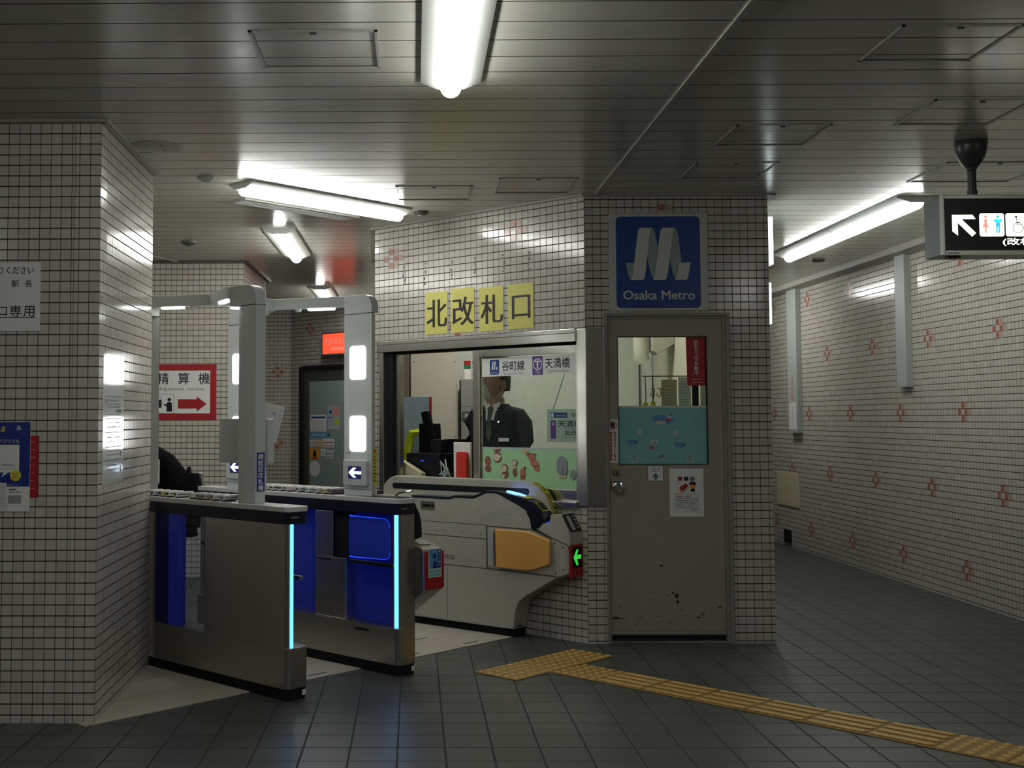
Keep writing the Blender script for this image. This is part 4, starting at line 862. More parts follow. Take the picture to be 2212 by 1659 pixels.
m = MB(); u0, u1 = .085, .52; m.box(u0, u1, 1.078, 1.705, .0005, .0025, mat('laminated_sheet', (.56, .58, .55), .10, coat=.8, bump=.25, nscale=5))
for z, h, mm in ((1.50, .004, ink), (1.392, .004, ink), (1.325, .004, inkg), (1.255, .004, ink), (1.19, .004, ink)): m.rect(u0 + .05, u1 - .03, z, z + h, .0028, mm)
m.rect(u1 - .17, u1 - .05, 1.425, 1.44, .0028, green_p)
for i, z in enumerate((1.478, 1.462, 1.447, 1.41, 1.37, 1.35, 1.30, 1.28, 1.235, 1.215, 1.165, 1.145)): m.scribble(u0 + .09, u1 - .08, z, 9, .006, .0028, inkg, i)
m.border(u0 + .12, u1 - .06, 1.455, 1.49, .003, .003, inkl); m.rect(u0 + .06, u0 + .075, 1.46, 1.49, .003, ink); m.rect(u1 - .07, u1 - .055, 1.205, 1.235, .003, ink); m.rect(u1 - .07, u1 - .055, 1.13, 1.16, .003, ink)
solo(m, 'laminated_notice', 'glossy laminated sheet on the pillar side facing the gates', 'notice', FS)

# ------------------------------------------------------------------ hanging direction sign
HS = thing('hanging_sign', 'black direction sign with toilet and wheelchair pictograms hanging from the ceiling', 'sign', M=frame((2.64, 5.90, 2.20), (1, 0)))
m = MB(); Wd = 1.6
for a, b, c, d in ((0, .022, 0, .308), (Wd - .022, Wd, 0, .308), (.022, Wd - .022, 0, .026), (.022, Wd - .022, .286, .308)): m.box(a, b, c, d, -.02, 0, mat('alu_frame', (.50, .52, .47), .35, metal=.7) if 'alu_frame' not in MT else MT['alu_frame'], .003)
m.box(.03, .09, .007, .015, 0, .001, inkl); m.build('front_frame', HS)
m = MB(); m.box(.004, Wd - .004, .004, .304, -.20, -.02, mat('sign_case', (.30, .34, .33), .4, metal=.3), .004); m.build('sign_case', HS)
m = MB(); m.box(.022, Wd - .022, .026, .286, -.02, -.006, black_m)
z = -.0052
m.flat([(.060, .205), (.163, .205), (.178, .183), (.108, .183), (.178, .113), (.158, .094), (.088, .164), (.088, .100), (.060, .122)][::-1], z, led_sign)
m.rect(.196, .320, .095, .212, z, led_sign, .012); m.rect(.327, .455, .095, .212, z, led_sign, .012); m.rect(.475, .76, .095, .212, z, led_sign, .012)
def man(x, y, s, mm, skirt):
    m.disc(x, y + s * .43, s * .08, z + .0006, mm, n=12)
    if skirt: m.flat([(x - .10 * s, y + .30 * s), (x + .10 * s, y + .30 * s), (x + .06 * s, y + .12 * s), (x + .18 * s, y - .14 * s), (x - .18 * s, y - .14 * s), (x - .06 * s, y + .12 * s)][::-1], z + .0006, mm); m.rect(x - .05 * s, x + .05 * s, y - .45 * s, y - .14 * s, z + .0006, mm)
    else: m.rect(x - .20 * s, x + .20 * s, y + .14 * s, y + .30 * s, z + .0006, mm); m.rect(x - .11 * s, x + .11 * s, y - .10 * s, y + .30 * s, z + .0006, mm); m.rect(x - .10 * s, x - .02 * s, y - .45 * s, y - .10 * s, z + .0006, mm); m.rect(x + .02 * s, x + .10 * s, y - .45 * s, y - .10 * s, z + .0006, mm)
man(.227, .154, .094, lit_pink, True); man(.288, .154, .094, lit_cyan, False); m.rect(.2575, .2590, .112, .196, z + .0006, inkl)
m.ring(.388, .138, .027, .0028, z + .0006, ink, 24); m.disc(.380, .193, .0055, z + .0006, ink, n=10); m.line((.380, .187), (.384, .152), .003, z + .0006, ink); m.line((.383, .166), (.402, .166), .003, z + .0006, ink); m.line((.384, .154), (.408, .154), .003, z + .0006, ink); m.line((.408, .154), (.422, .126), .003, z + .0006, ink); m.line((.422, .126), (.434, .130), .003, z + .0006, ink)
m.text('(改札口)', .311, .047, .040, z, led_sign, w=.235, bold=.03)
m.text('お手洗', .50, .12, .075, z + .0006, ink, w=.235, bold=.02); m.build('sign_face', HS)
m = MB(); m.box(.045, .075, -.012, .002, -.07, -.03, black_m, .003); m.box(.080, .11, -.010, .004, -.07, -.03, black_m, .003); m.build('clip', HS)
for px_ in (.21, 1.39):
    m = MB(); M2 = Matrix.Translation((px_, 0, -.10)) @ Matrix.Rotation(-pi / 2, 4, 'X')
    m.lathe([(.021, .306), (.021, .45)], black_m if False else mat('pole_grey', (.035, .037, .037), .35) if 'pole_grey' not in MT else MT['pole_grey'], 18, M2); m.lathe([(.025, .30), (.025, .345), (.021, .347)], MT['pole_grey'], 18, M2); m.build('hanger_pole', HS)
    m = MB(); m.lathe([(.021, .445), (.025, .452), (.026, .46), (.050, .487), (.068, .520), (.076, .555), (.077, .575), (.080, .577), (.080, .588), (.078, .5965)], MT['pole_grey'], 30, M2); m.build('ceiling_dome', HS)

# ------------------------------------------------------------------ ceiling fittings
def hatch(label, x0, y0, w=.46, d=.45, m=None):
    t = thing('ceiling_hatch', label, 'ceiling hatch', loc=(x0 + w / 2, y0 + d / 2, H), group='square access hatches in the ceiling')
    mb = MB(); a, b = w / 2, d / 2
    for s_, e in ((0, .012), (.012, .005)):
        for q in ((-a + s_, -a + s_ + e, -b + s_, b - s_), (a - s_ - e, a - s_, -b + s_, b - s_), (-a + s_, a - s_, -b + s_, -b + s_ + e), (-a + s_, a - s_, b - s_ - e, b - s_)):
            mb.box(*q, -.004 if s_ == 0 else -.0025, .0, trim_m if s_ == 0 else trim_d)
    mb.build('hatch_frame', t)
    mb = MB(); mb.box(-.012, .012, -b + .026, -b + .034, -.007, 0, trim_d); mb.build('latch', t)
    return t
hatch('ceiling hatch left of the top lamp, above the gates', -.60, 4.205, .47, .45)
hatch('small ceiling hatch beside the end of the askew lamp', -.11, 7.09, .47, .45)
hatch('ceiling hatch just in front of the ticket window wall top', .50, 6.865, .47, .455)
hatch('ceiling hatch nearest the viewer in the top right corner', 1.756, 4.18, .44, .43)
hatch('ceiling hatch in the middle of the right half of the ceiling', 1.553, 5.62, .46, .43)
hatch('ceiling hatch behind the dome of the hanging sign pole', 2.311, 5.185, .45, .45)
hatch('ceiling hatch low above the hanging sign', 2.95, 6.48, .6, .55)
hatch('ceiling hatch above the blue metro sign', 1.558, 6.455, .46, .445)
def disc_thing(name, label, cat, x, y, r, h, mm, group=None, sub=None):
    t = thing(name, label, cat, loc=(x, y, H), group=group)
    mb = MB(); mb.lathe([(r * .45, -h), (r * .8, -h * .8), (r, -h * .35), (r, 0)], mm, 26); mb.build('housing', t)
    if sub: mb = MB(); mb.lathe([(r * .3, -h - .006), (r * .42, -h)], sub, 18); mb.build('sensor', t)
    return t
disc_thing('smoke_detector', 'flat grey smoke detector on the ceiling left of the askew lamp', 'smoke detector', -1.205, 6.79, .055, .025, cabg, 'smoke detectors', trim_m)
disc_thing('smoke_detector', 'dark smoke detector on the ceiling before the far tiled block', 'smoke detector', -1.787, 9.31, .06, .03, trim_d, 'smoke detectors', trim_d)
disc_thing('smoke_detector', 'smoke detector on the ceiling beside the left top end of the ticket wall', 'smoke detector', .048, 7.99, .055, .025, trim_d, 'smoke detectors', trim_m)
disc_thing('smoke_detector', 'small dark smoke detector over the right passage', 'smoke detector', 3.62, 10.55, .055, .02, trim_d, 'smoke detectors')
t = thing('ceiling_speaker', 'round ceiling plate half hidden by the left pillar', 'ceiling speaker', loc=(-1.33, 6.02, H)); mb = MB(); mb.lathe([(.118, -.006), (.125, -.004), (.125, 0)], trim_m, 30); mb.build('cover_plate', t)
mb = MB(); mb.lathe([(.006, -.008), (.006, -.005)], trim_d, 8, Matrix.Translation((.04, -.05, 0))); mb.build('screw', t); mb = MB(); mb.lathe([(.006, -.008), (.006, -.005)], trim_d, 8, Matrix.Translation((.03, .07, 0))); mb.build('screw', t)
a = st(1.67, 1.45); b = st(1.67, .45); d = (b - a).normalized(); Mv = Matrix(((d.x, -d.y, 0, a.x), (d.y, d.x, 0, a.y), (0, 0, 1, H), (0, 0, 0, 1)))
t = thing('air_vent', 'long slotted air vent in the ceiling beside the askew lamp', 'vent', M=Mv)
mb = MB(); Lv = (b - a).length
for q in ((0, Lv, -.085, -.070), (0, Lv, .070, .085), (0, .02, -.07, .07), (Lv - .02, Lv, -.07, .07)): mb.box(*q, -.010, 0, trim_m)
mb.build('vent_frame', t)
mb = MB(); mb.box(.02, Lv - .02, -.07, .07, -.002, .0, black_m); mb.build('backing', t)
for i in range(4): mb = MB(); mb.box(.02, Lv - .02, -.052 + i * .034, -.046 + i * .034, -.008, -.002, cabg); mb.build('slat', t)

# ------------------------------------------------------------------ tactile paving (own little frame along the strip)
def tactile(label, s, t, rot, kind, ln=.3):
    Mx = gate_frame(s, t, 0, rot); mb = MB(); h = .1462
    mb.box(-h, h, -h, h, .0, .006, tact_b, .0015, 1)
    if kind == 'dots':
        for i in range(5):
            for j in range(5):
                x, y = -.12 + i * .06, -.12 + j * .06
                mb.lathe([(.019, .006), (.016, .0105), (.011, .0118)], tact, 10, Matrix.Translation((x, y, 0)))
    else:
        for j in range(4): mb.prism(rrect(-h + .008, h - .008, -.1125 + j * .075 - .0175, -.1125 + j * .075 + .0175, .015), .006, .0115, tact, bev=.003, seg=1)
    return solo(mb, 'tactile_tile', label, 'tactile paving', Mx, group='yellow tactile tiles')
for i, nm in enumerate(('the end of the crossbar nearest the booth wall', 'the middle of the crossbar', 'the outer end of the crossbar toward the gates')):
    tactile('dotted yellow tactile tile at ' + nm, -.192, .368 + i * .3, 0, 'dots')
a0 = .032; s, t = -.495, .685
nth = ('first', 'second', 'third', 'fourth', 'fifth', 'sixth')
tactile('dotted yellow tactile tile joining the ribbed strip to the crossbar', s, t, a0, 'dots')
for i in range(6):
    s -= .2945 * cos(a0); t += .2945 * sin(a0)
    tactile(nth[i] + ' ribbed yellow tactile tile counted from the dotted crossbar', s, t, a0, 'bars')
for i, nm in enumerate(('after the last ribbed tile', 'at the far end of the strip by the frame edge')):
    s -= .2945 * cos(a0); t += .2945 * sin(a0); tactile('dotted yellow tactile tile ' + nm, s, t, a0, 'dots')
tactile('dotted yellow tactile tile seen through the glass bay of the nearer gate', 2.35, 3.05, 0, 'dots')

# ------------------------------------------------------------------ model trains lined up on the gate tops
def train(label, s, t, body, stripe, front, ang=.0, ln=.112, grp='model train cars on the gate tops'):
    M2 = gate_frame(s, t, .9535, ang) 
    r = thing('model_train', label, 'model train', M=M2, group=grp)
    w, h = .029, .033; l = ln / 2
    mb = MB(); mb.box(-w / 2, w / 2, -l, l, .005, h, body, .004, 2); mb.build('car_body', r)
    mb = MB(); mb.box(-w / 2 + .003, w / 2 - .003, -l + .008, l - .008, .0, .0055, matte_black); mb.build('bogie', r)
    mb = MB()
    for sx in (-1, 1): mb.box(*sorted((sx * (w / 2 - .0005), sx * (w / 2 + .0006))), -l + .004, l - .004, .008, .012, stripe); mb.box(*sorted((sx * (w / 2 - .0005), sx * (w / 2 + .0005))), -l + .010, l - .010, .016, .022, front)
    mb.build('side_stripe', r)
    mb = MB(); mb.box(-w / 2 + .003, w / 2 - .003, l - .0005, l + .0008, .014, .024, front); mb.build('front_window', r)
    return r
tw = mat('train_white', (.62, .62, .58), .35); tg = mat('train_green', (.10, .30, .12), .4); tl = mat('train_lime', (.45, .55, .12), .4); tb = mat('train_blue', (.10, .22, .50), .4); tgr = mat('train_grey', (.40, .42, .40), .35, metal=.3); tt = mat('train_teal', (.10, .32, .30), .4); tv = mat('train_violet_grey', (.24, .20, .26), .4); tc = mat('train_cream', (.60, .55, .36), .4)
ordA = ('nearest the arch post', 'second from the arch post', 'third from the arch post', 'fourth from the arch post', 'fifth from the arch post', 'sixth from the arch post', 'seventh from the arch post', 'eighth from the arch post', 'ninth from the arch post', 'last before the pillar')
colA = (('white and green', tw, tg, inkg), ('white', tw, tgr, inkg), ('silver and orange', tgr, orange, inkg), ('silver', tgr, tw, inkg), ('pale silver', tw, tgr, inkl), ('white and black faced', tw, tgr, ink), ('white and lime', tw, tl, ink), ('white and yellow', tc, yellow, ink), ('white and blue', tw, tb, navy), ('white and dark', tw, ink, ink))
for i, s_ in enumerate((.745, .83, .905, .965, 1.03, 1.165, 1.255, 1.32, 1.39, 1.455)):
    c = colA[i]; train('%s model train car on the nearer gate, %s' % (c[0], ordA[i]), s_, 2.19, c[1], c[2], c[3], ang=.12 * ((i * 7) % 3 - 1))
ordB = ('beside the panel-lit arch post', 'second along from that arch post', 'third along', 'fourth along', 'fifth along', 'sixth along', 'seventh along', 'eighth along', 'last in view')
colB = (('violet grey', tv, ink, ink), ('pale lime', tc, tl, inkg), ('white and lime', tw, tl, inkg), ('teal and white', tw, tt, tt), ('white and grey green', tw, tt, ink), ('pinkish white', tw, pinkp, inkl), ('white and green', tw, tg, ink), ('white with grey windows', tw, tgr, ink), ('white and rose', tw, pinkp, inkg))
for i, s_ in enumerate((.745, .81, .88, .965, 1.04, 1.14, 1.215, 1.285, 1.345)):
    c = colB[i]; train('%s model train car on the middle gate, %s' % (c[0], ordB[i]), s_, 1.41, c[1], c[2], c[3], ang=.3 if i == 0 else .1 * ((i * 5) % 3 - 1))

# ------------------------------------------------------------------ far area: sign, glass door, lit sign
FK = frame((0, BY, 0), (1, 0))
m = MB(); a, b, c, d = -2.44, -1.759, 1.381, 1.874; m.box(a, b, c, d, .0005, .006, red); m.rect(a + .06, b - .055, c + .058, d - .055, .0065, white)
m.text('精', -2.285, 1.70, .10, .007, ink, w=.10, bold=.012); m.text('算', -2.102, 1.70, .10, .007, ink, w=.10, bold=.012); m.text('機', -1.918, 1.70, .10, .007, ink, w=.10, bold=.012)
m.text('Adjustment  machine', -2.27, 1.632, .042, .007, inkg, w=.405)
m.rect(-2.315, -2.135, 1.437, 1.612, .0068, ink, .012); m.rect(-2.312, -2.138, 1.440, 1.609, .0071, white, .011)
m.rect(-2.30, -2.245, 1.500, 1.558, .0074, navy); m.border(-2.30, -2.245, 1.558, 1.59, .003, .0074, navy); m.flat([(-2.305, 1.49), (-2.235, 1.49), (-2.25, 1.50), (-2.29, 1.50)], .0074, navy)
m.disc(-2.177, 1.562, .016, .0074, navy); m.flat([(-2.20, 1.455), (-2.152, 1.455), (-2.152, 1.525), (-2.162, 1.54), (-2.192, 1.54), (-2.205, 1.52), (-2.225, 1.525), (-2.227, 1.513), (-2.20, 1.503)], .0074, navy)
m.flat([(-2.10, 1.482), (-1.932, 1.482), (-1.932, 1.455), (-1.845, 1.523), (-1.932, 1.59), (-1.932, 1.565), (-2.10, 1.565)], .0071, red)
solo(m, 'adjustment_machine_sign', 'white sign with red border and red arrow on the far tiled wall', 'sign', FK)
FG = frame((G0.x, G0.y, 0), GD)
D2 = thing('door_2', 'dark framed frosted glass door in the far angled wall', 'door', M=FG, kind='structure')
bronze = mat('bronze_frame', (.040, .036, .030), .30, metal=.7)
m = MB()
for q in ((.06, .115, 0, 2.04), (1.36, 1.42, 0, 2.04), (.115, 1.36, 2.0, 2.04)): m.box(q[0] + .12, q[1] + .12 if q[1] < 1.4 else q[1], q[2], q[3], -.10, .012, bronze, .003)
m.build('door_frame', D2)
m = MB()
for q in ((.235, .335, 0, 2.0), (1.27, 1.36, 0, 2.0), (.335, 1.27, 1.87, 2.0), (.335, 1.27, 0, .25)): m.box(*q, -.06, -.02, mat('door_metal', (.22, .24, .18), .25, metal=.8) if 'door_metal' not in MT else MT['door_metal'], .003)
lf = m.build('door_leaf', D2)
m = MB(); m.box(.335, 1.27, .25, 1.87, -.045, -.035, frost); m.build('frosted_pane', lf)
MP = FG @ Matrix.Translation((0, 0, -.034))
def sticker(name, label, x0, x1, z0, z1, draw, cat='poster'):
    mb = MB(); draw(mb, x0, x1, z0, z1); solo(mb, name, label, cat, MP, group='notices on the far glass door')
def d1(m, a, b, c, d):
    m.rect(a, b, c, d, 0, white); m.rect(a + .02, b - .02, d - .045, d - .02, .0004, blue_s)
    for i in range(9): m.scribble(a + .025, b - .025, d - .075 - i * .016, 9, .006, .0004, inkl if i % 3 else pinkp, i)
def d2(m, a, b, c, d):
    m.rect(a, b, c, d, 0, mat('print_grey_blue', (.38, .44, .52), .5) if 'print_grey_blue' not in MT else MT['print_grey_blue']); m.rect(a + .10, b - .01, d - .13, d - .01, .0004, pinkp); m.flat([(a + .02, d - .09), (a + .06, d - .04), (a + .09, d - .09)], .0006, blue_s); m.disc(b - .06, c + .09, .05, .0005, tl); m.scribble(a + .02, b - .02, c + .02, 8, .012, .0005, white, 3); m.scribble(a + .02, a + .1, c + .14, 3, .01, .0005, ink, 5)
def d3(m, a, b, c, d): m.rect(a, b, c, d, 0, skyb); m.scribble(a + .05, b - .08, (c + d) / 2 - .012, 6, .022, .0004, mat('print_mist', (.45, .58, .68), .5) if 'print_mist' not in MT else MT['print_mist'], 2); m.disc(b - .03, (c + d) / 2, .015, .0004, navy)
def dsm(mm, ac):
    def f(m, a, b, c, d): m.rect(a, b, c, d, 0, mm); m.scribble(a + .01, b - .01, (c + d) / 2, 4, .014, .0004, ac, 3); m.scribble(a + .01, b - .01, c + .015, 5, .01, .0004, ac, 5)
    return f
def dor(m, a, b, c, d): m.rect(a, b, c, d, 0, orange); m.flat([(a + .07, c + .03), (a + .13, c + .03), (a + .13, c + .09), (a + .11, c + .12), (a + .09, c + .12), (a + .07, c + .09)], .0005, ink); m.rect(a + .04, b - .04, c + .005, c + .022, .0005, red)
def dov(m, a, b, c, d): m.disc((a + b) / 2, (c + d) / 2, (b - a) / 2, 0, white, (d - c) / 2)
sticker('door_notice', 'white notice with a blue header on the far glass door', .347, .646, 1.23, 1.437, d1)
sticker('door_poster', 'pink and blue poster on the far glass door, the highest of the papers there', .671, .902, 1.255, 1.545, d2)
sticker('door_sticker', 'long blue strip on the far glass door under the white notice', .339, .725, 1.155, 1.217, d3)
sticker('door_sticker', 'little white sticker at the left of the row under the blue strip', .34, .42, 1.04, 1.125, dsm(white, tt))
sticker('door_sticker', 'cream sticker in the middle of the row under the blue strip', .43, .577, 1.04, 1.125, dsm(tc, orange))
sticker('door_sticker', 'white sticker with a red base at the right of that row', .585, .792, 1.035, 1.141, dsm(white, red))
sticker('door_sticker', 'orange square sticker with a dark bottle picture', .331, .534, .88, 1.02, dor)
sticker('door_sticker', 'narrow white sticker beside the orange square', .545, .638, .928, 1.017, dsm(white, tt))
sticker('door_sticker', 'purple and white sticker right of the narrow white one', .655, .784, .897, 1.002, dsm(whiteg, purple))
sticker('door_sticker', 'plain white oval sticker low on the far glass door', .332, .535, .668, .863, dov)
t = thing('lit_sign', 'glowing red sign box with white lettering beyond the near gate arch', 'sign', M=FG @ Matrix.Translation((.755, 2.155, 0)))
m = MB(); m.box(0, .62, 0, .287, .0, .14, trim_d, .004); m.box(-.002, .006, .004, .283, .02, .138, white); m.build('sign_case', t)
m = MB(); m.box(.022, .60, .022, .265, .138, .142, led_red); m.text('防災センター', .06, .135, .075, .1425, white, w=.48); m.text('(管理室)', .17, .055, .045, .1425, white, w=.26); m.build('sign_face', t)
m = MB(); Ml = Matrix.Translation((-1.80, 15.085, 1.33)) @ Matrix.Rotation(radians(14), 4, 'Y')
M2 = Ml @ Matrix.Rotation(pi / 2, 4, 'X')
m.box(-.25, .10, -.24, .24, -.006, .006, white); m.vtext('発売中', -.02, .15, .06, .09, .0065, skyb); m.vtext('おしらせ', .065, .19, .03, .042, .0065, skyb)
solo(m, 'banner_board', 'white board with blue lettering leaning askew in the far recess', 'sign', M2)

# ------------------------------------------------------------------ right wall fittings
FR = frame((RA.x, RA.y, 0), RB - RA)
def ru(y): return (14.2 - y) * rl / 15.03
pipe_m = mat('duct_cover', (.40, .44, .42), .45)
def duct(label, y0, y1, zb, extra=None):
    t = thing('wall_duct', label, 'duct', M=FR, group='pale duct covers on the right wall')
    mb = MB(); mb.box(ru(y0), ru(y1), zb, H - .05, .0, .055, pipe_m, .003); mb.build('cover', t)
    mb = MB(); mb.box(ru(y0) - .004, ru(y1) + .004, zb - .014, zb, 0, .058, cabg); mb.build('end_cap', t)
    if extra: extra(mb, t)
    return t
def ex(mb, t):
    q = MB(); q.vtext('消火栓', (ru(12.70) + ru(12.46)) / 2, 1.82, .075, .085, .0556, redl, sx=1.0); q.build('red_lettering', t)
    q = MB(); q.box(ru(12.69), ru(12.47), 1.262, 1.55, .0555, .058, white); q.vtext('お知らせ', (ru(12.70) + ru(12.46)) / 2, 1.51, .04, .055, .0584, inkl); q.build('paper', t)
duct('long pale duct cover on the right wall, its upper end under the ceiling', 9.99, 9.80, 1.655)
duct('pale duct cover deep in the right passage with red lettering', 12.72, 12.44, 1.245, ex)
m = MB(); m.box(ru(13.28), ru(12.58), .435, .80, .0, .012, tc, .002); solo(m, 'wall_hatch', 'plain cream panel low on the right wall near its far end', 'panel', FR)
m = MB(); m.box(ru(13.10), ru(12.86), .02, .175, .0, .006, matte_black); m.box(ru(13.09), ru(12.87), .015, .03, .006, .012, trim_d); solo(m, 'floor_vent', 'small black vent at the foot of the right wall', 'vent', FR)
# lit panels on the booth's right side, seen edge-on
FBR = frame((RX, By + .012, 0), (.02, 3.2))
for nm, u0, u1, z0, z1 in (('upper lit panel edge on the right side of the booth', .16, .95, 2.36, 2.70), ('lower lit panel edge on the right side of the booth', .22, 1.0, 1.98, 2.28)):
    t = thing('light_box', nm, 'light box', M=FBR @ Matrix.Translation((u0, z0, 0)))
    m = MB(); m.box(0, u1 - u0, 0, z1 - z0, .0, .05, whiteg, .003); m.build('case', t)
    m = MB(); m.box(.015, u1 - u0 - .015, .015, z1 - z0 - .015, .05, .085, lit_edge, .004); m.build('lit_face', t)

# ------------------------------------------------------------------ inside the booth
LK = frame((0, 10.43, 0), (1, 0))
t = thing('wall_panel', 'tall beige service panel with screws inside the booth', 'panel', M=frame((-.03, 10.05, .0), (1, 0)))
m = MB(); m.box(0, .40, .30, 2.2, -.30, 0, beige, .004); m.box(.0, .40, 1.195, 1.198, -.01, .0006, inkl); m.build('panel_body', t)
for x, z in ((.03, 1.87), (.375, 1.87), (.375, 1.235), (.375, 1.155)): m = MB(); m.cyl((x, z, 0), (x, z, .003), .006, trim_d, 8); m.build('screw', t)
m = MB(); m.box(-.10, -.01, .3, 2.2, -.25, .02, wood if False else mat('door_jamb_brown', (.15, .12, .09), .5), .003); solo(m, 'booth_post', 'brown post beside the beige panel inside the booth', 'post', frame((-.03, 10.05, 0), (1, 0)))
t = thing('locker', 'grey metal locker with louvres inside the booth', 'locker', M=frame((.395, 10.0, 0), (1, 0)))
m = MB(); m.box(0, .36, .30, 1.72, -.35, 0, locker_m, .004); m.build('locker_body', t)
m = MB()
for i in range(5): m.box(.10, .32, 1.60 + i * .022, 1.606 + i * .022, 0, .002, trim_d)
m.box(.0, .36, 1.49, 1.493, 0, .001, trim_d); m.build('louvre', t)
m = MB(); m.box(.012, .085, 1.375, 1.45, 0, .012, clockc, .004); m.disc(.048, 1.412, .018, .0125, cabg); m.build('badge', t)
MLK = frame((.395, 10.0, 1.722), (1, 0))
m = MB(); m.box(.03, .085, 0, .085, -.08, -.02, white); m.box(.03, .085, .085, .12, -.08, -.02, green_p); m.box(.03, .085, .12, .155, -.08, -.02, red); solo(m, 'signal_light', 'red, green and white box on top of the locker', 'box', MLK)
m = MB(); m.lathe([(.012, 0), (.045, .01), (.05, .05), (.035, .075)], skyb, 16, Matrix.Translation((.15, 0, -.05)) @ Matrix.Rotation(-pi / 2, 4, 'X')); m.lathe([(.03, .07), (.05, .10), (.045, .135), (.02, .15)], white, 16, Matrix.Translation((.15, 0, -.05)) @ Matrix.Rotation(-pi / 2, 4, 'X')); m.lathe([(.052, .135), (.05, .15), (.02, .165)], redl, 16, Matrix.Translation((.15, 0, -.05)) @ Matrix.Rotation(-pi / 2, 4, 'X')); solo(m, 'toy_figure', 'small round toy with a red cap on the locker', 'toy', MLK)
# counter and clutter behind the open half of the window
t = thing('counter', 'booth counter inside the ticket window', 'counter', M=gate_frame(1.25, -.40, 0))
m = MB(); m.prism([(-1.05, .13), (-1.05, .265), (.56, .265), (.56, -.32), (.27, -.32), (.27, .13)], .80, .835, wood, bev=.004); m.build('countertop', t)
m = MB(); m.prism([(-1.0, .16), (-1.0, .25), (.53, .25), (.53, -.28), (.29, -.28), (.29, .16)], 0, .80, cabg); m.build('base', t)
Mc = lambda s, t_, r=0.0: gate_frame(s, t_, .836) @ Matrix.Rotation(r, 4, 'Z')
t = thing('monitor', 'black monitor turned away on the booth counter', 'monitor', M=Mc(1.60, -.61, .0))
m = MB(); m.box(-.20, .16, -.03, .03, .16, .40, black_m, .008); m.build('screen_housing', t); m = MB(); m.box(-.05, .05, -.03, .03, .02, .17, black_m); m.box(-.11, .11, -.08, .08, 0, .02, black_m, .004); m.build('stand', t)
t = thing('ticket_terminal', 'black ticket terminal with a small blue lamp on the booth counter', 'terminal', M=Mc(1.55, -.295, 0))
m = MB(); m.box(-.10, .24, -.08, .08, 0, .30, black_m, .006); m.box(-.08, .03, -.04, .04, .30, .40, black_m, .006); m.build('terminal_body', t); m = MB(); m.box(.02, .05, .119, .122, .245, .252, led_bd); m.build('lamp', t)
t = thing('black_bag', 'black strapped bag standing on the monitor behind the counter', 'bag', M=Mc(1.76, -.46, .0))
m = MB(); m.prism([(-.02, 0.0), (.10, .0), (.12, .30), (.12, .515), (-.06, .515), (-.07, .34)], -.04, .02, coat, axis='y', bev=.012); m.build('bag_body', t); m = MB(); m.prism([(-.18, .06), (-.10, .04), (.07, .60), (.01, .61), (-.01, .60)][::-1], .021, .05, coat, axis='y', bev=.006); m.build('strap', t)
m = MB(); m.box(-.0, .22, 0, 1.56, -.01, .01, bagb); m.box(.22, .24, 0, 1.56, -.012, .012, redpad); solo(m, 'standing_board', 'blue grey board with a dark red edge behind the black bag', 'board', frame((-.10, 9.42, .0), (1, 0)))
t = thing('vest', 'lime high-visibility vest hung behind the black bag', 'vest', M=frame((-.02, 9.375, .70), (1, 0)))
m = MB(); m.tube([(-.06, .20, 0), (-.04, .42, .01), (.0, .58, .015), (.05, .585, .015), (.10, .53, .015), (.16, .47, .01), (.20, .35, 0), (.21, .22, 0)], [.03, .034, .03, .026, .03, .03, .034, .04], vest, 8); m.build('shoulder_band', t)
m = MB(); m.tube([(-.04, .40, 0), (-.05, .25, 0), (-.06, .08, 0)], [.02, .03, .03], vest, 8); m.build('front_panel', t)
m = MB(); m.box(-.06, .10, -.04, -.02, 0, .385, white, .003); solo(m, 'paper_stack', 'white papers leaning beside the booth terminal', 'papers', Mc(1.22, -.20, .0))
m = MB(); m.prism(rrect(-.05, .05, .0, .32, .02), -.015, .015, redl, axis='y', bev=.006); solo(m, 'red_binder', 'red plastic binder on the booth counter', 'binder', Mc(1.20, -.18, .0))
m = MB(); m.prism([(.12, .0), (-.12, .0), (-.12, .16), (.10, .252)], -.03, .02, tc, axis='y', bev=.004); solo(m, 'document_wedge', 'cream sloping desk box beside the black terminal', 'box', Mc(1.68, -.155, 0))
t = thing('cable_bunch', 'tangle of white and blue cables on the booth counter', 'cables', M=Mc(1.375, -.20, 0))
rr = random.Random(5)
for i in range(7):
    pts = [(rr.uniform(-.045, .045), rr.uniform(-.03, .03), .006 + abs(.26 * sin(j * 1.3 + i)) * rr.uniform(.6, 1)) for j in range(6)]
    m = MB(); m.tube(pts, .005, (white, teal_f, inkl, ink)[i % 4], 6); m.build('cable', t)
# sign hanging behind the glass
t = thing('hanging_name_sign', 'pale sign hanging on strings behind the right part of the ticket window', 'sign', M=FBL @ Matrix.Translation((U(.405), 1.235, -.13)))
m = MB(); m.box(0, .42, 0, .215, 0, .004, hang_s); m.rect(.028, .165, .158, .192, .0045, blue_s); m.text('Osaka Metro', .075, .168, .010, .005, white, w=.08); m.rect(.034, .055, .163, .187, .005, white)
m.text('谷町線', .195, .166, .026, .0046, ink, w=.105, bold=.01); m.rect(.028, .072, .022, .14, .0045, purple); m.ring(.05, .118, .011, .003, .005, pinkp, 16); m.rect(.047, .053, .108, .124, .005, white)
m.text('天満橋駅', .088, .098, .042, .0046, ink, w=.26, bold=.012); m.scribble(.14, .27, .086, 9, .005, .0046, inkg, 3); m.text('北改札口', .14, .044, .034, .0046, ink, w=.20, bold=.012); m.scribble(.12, .32, .028, 14, .005, .0046, inkg, 4); m.build('sign_board', t)
for x0, x1, z1 in ((.05, .145, .44), (.365, .26, .44)):
    m = MB(); m.tube([(x0, .213, .002), (x1, z1, .002)], .0022, ink, 5); m.build('string', t)
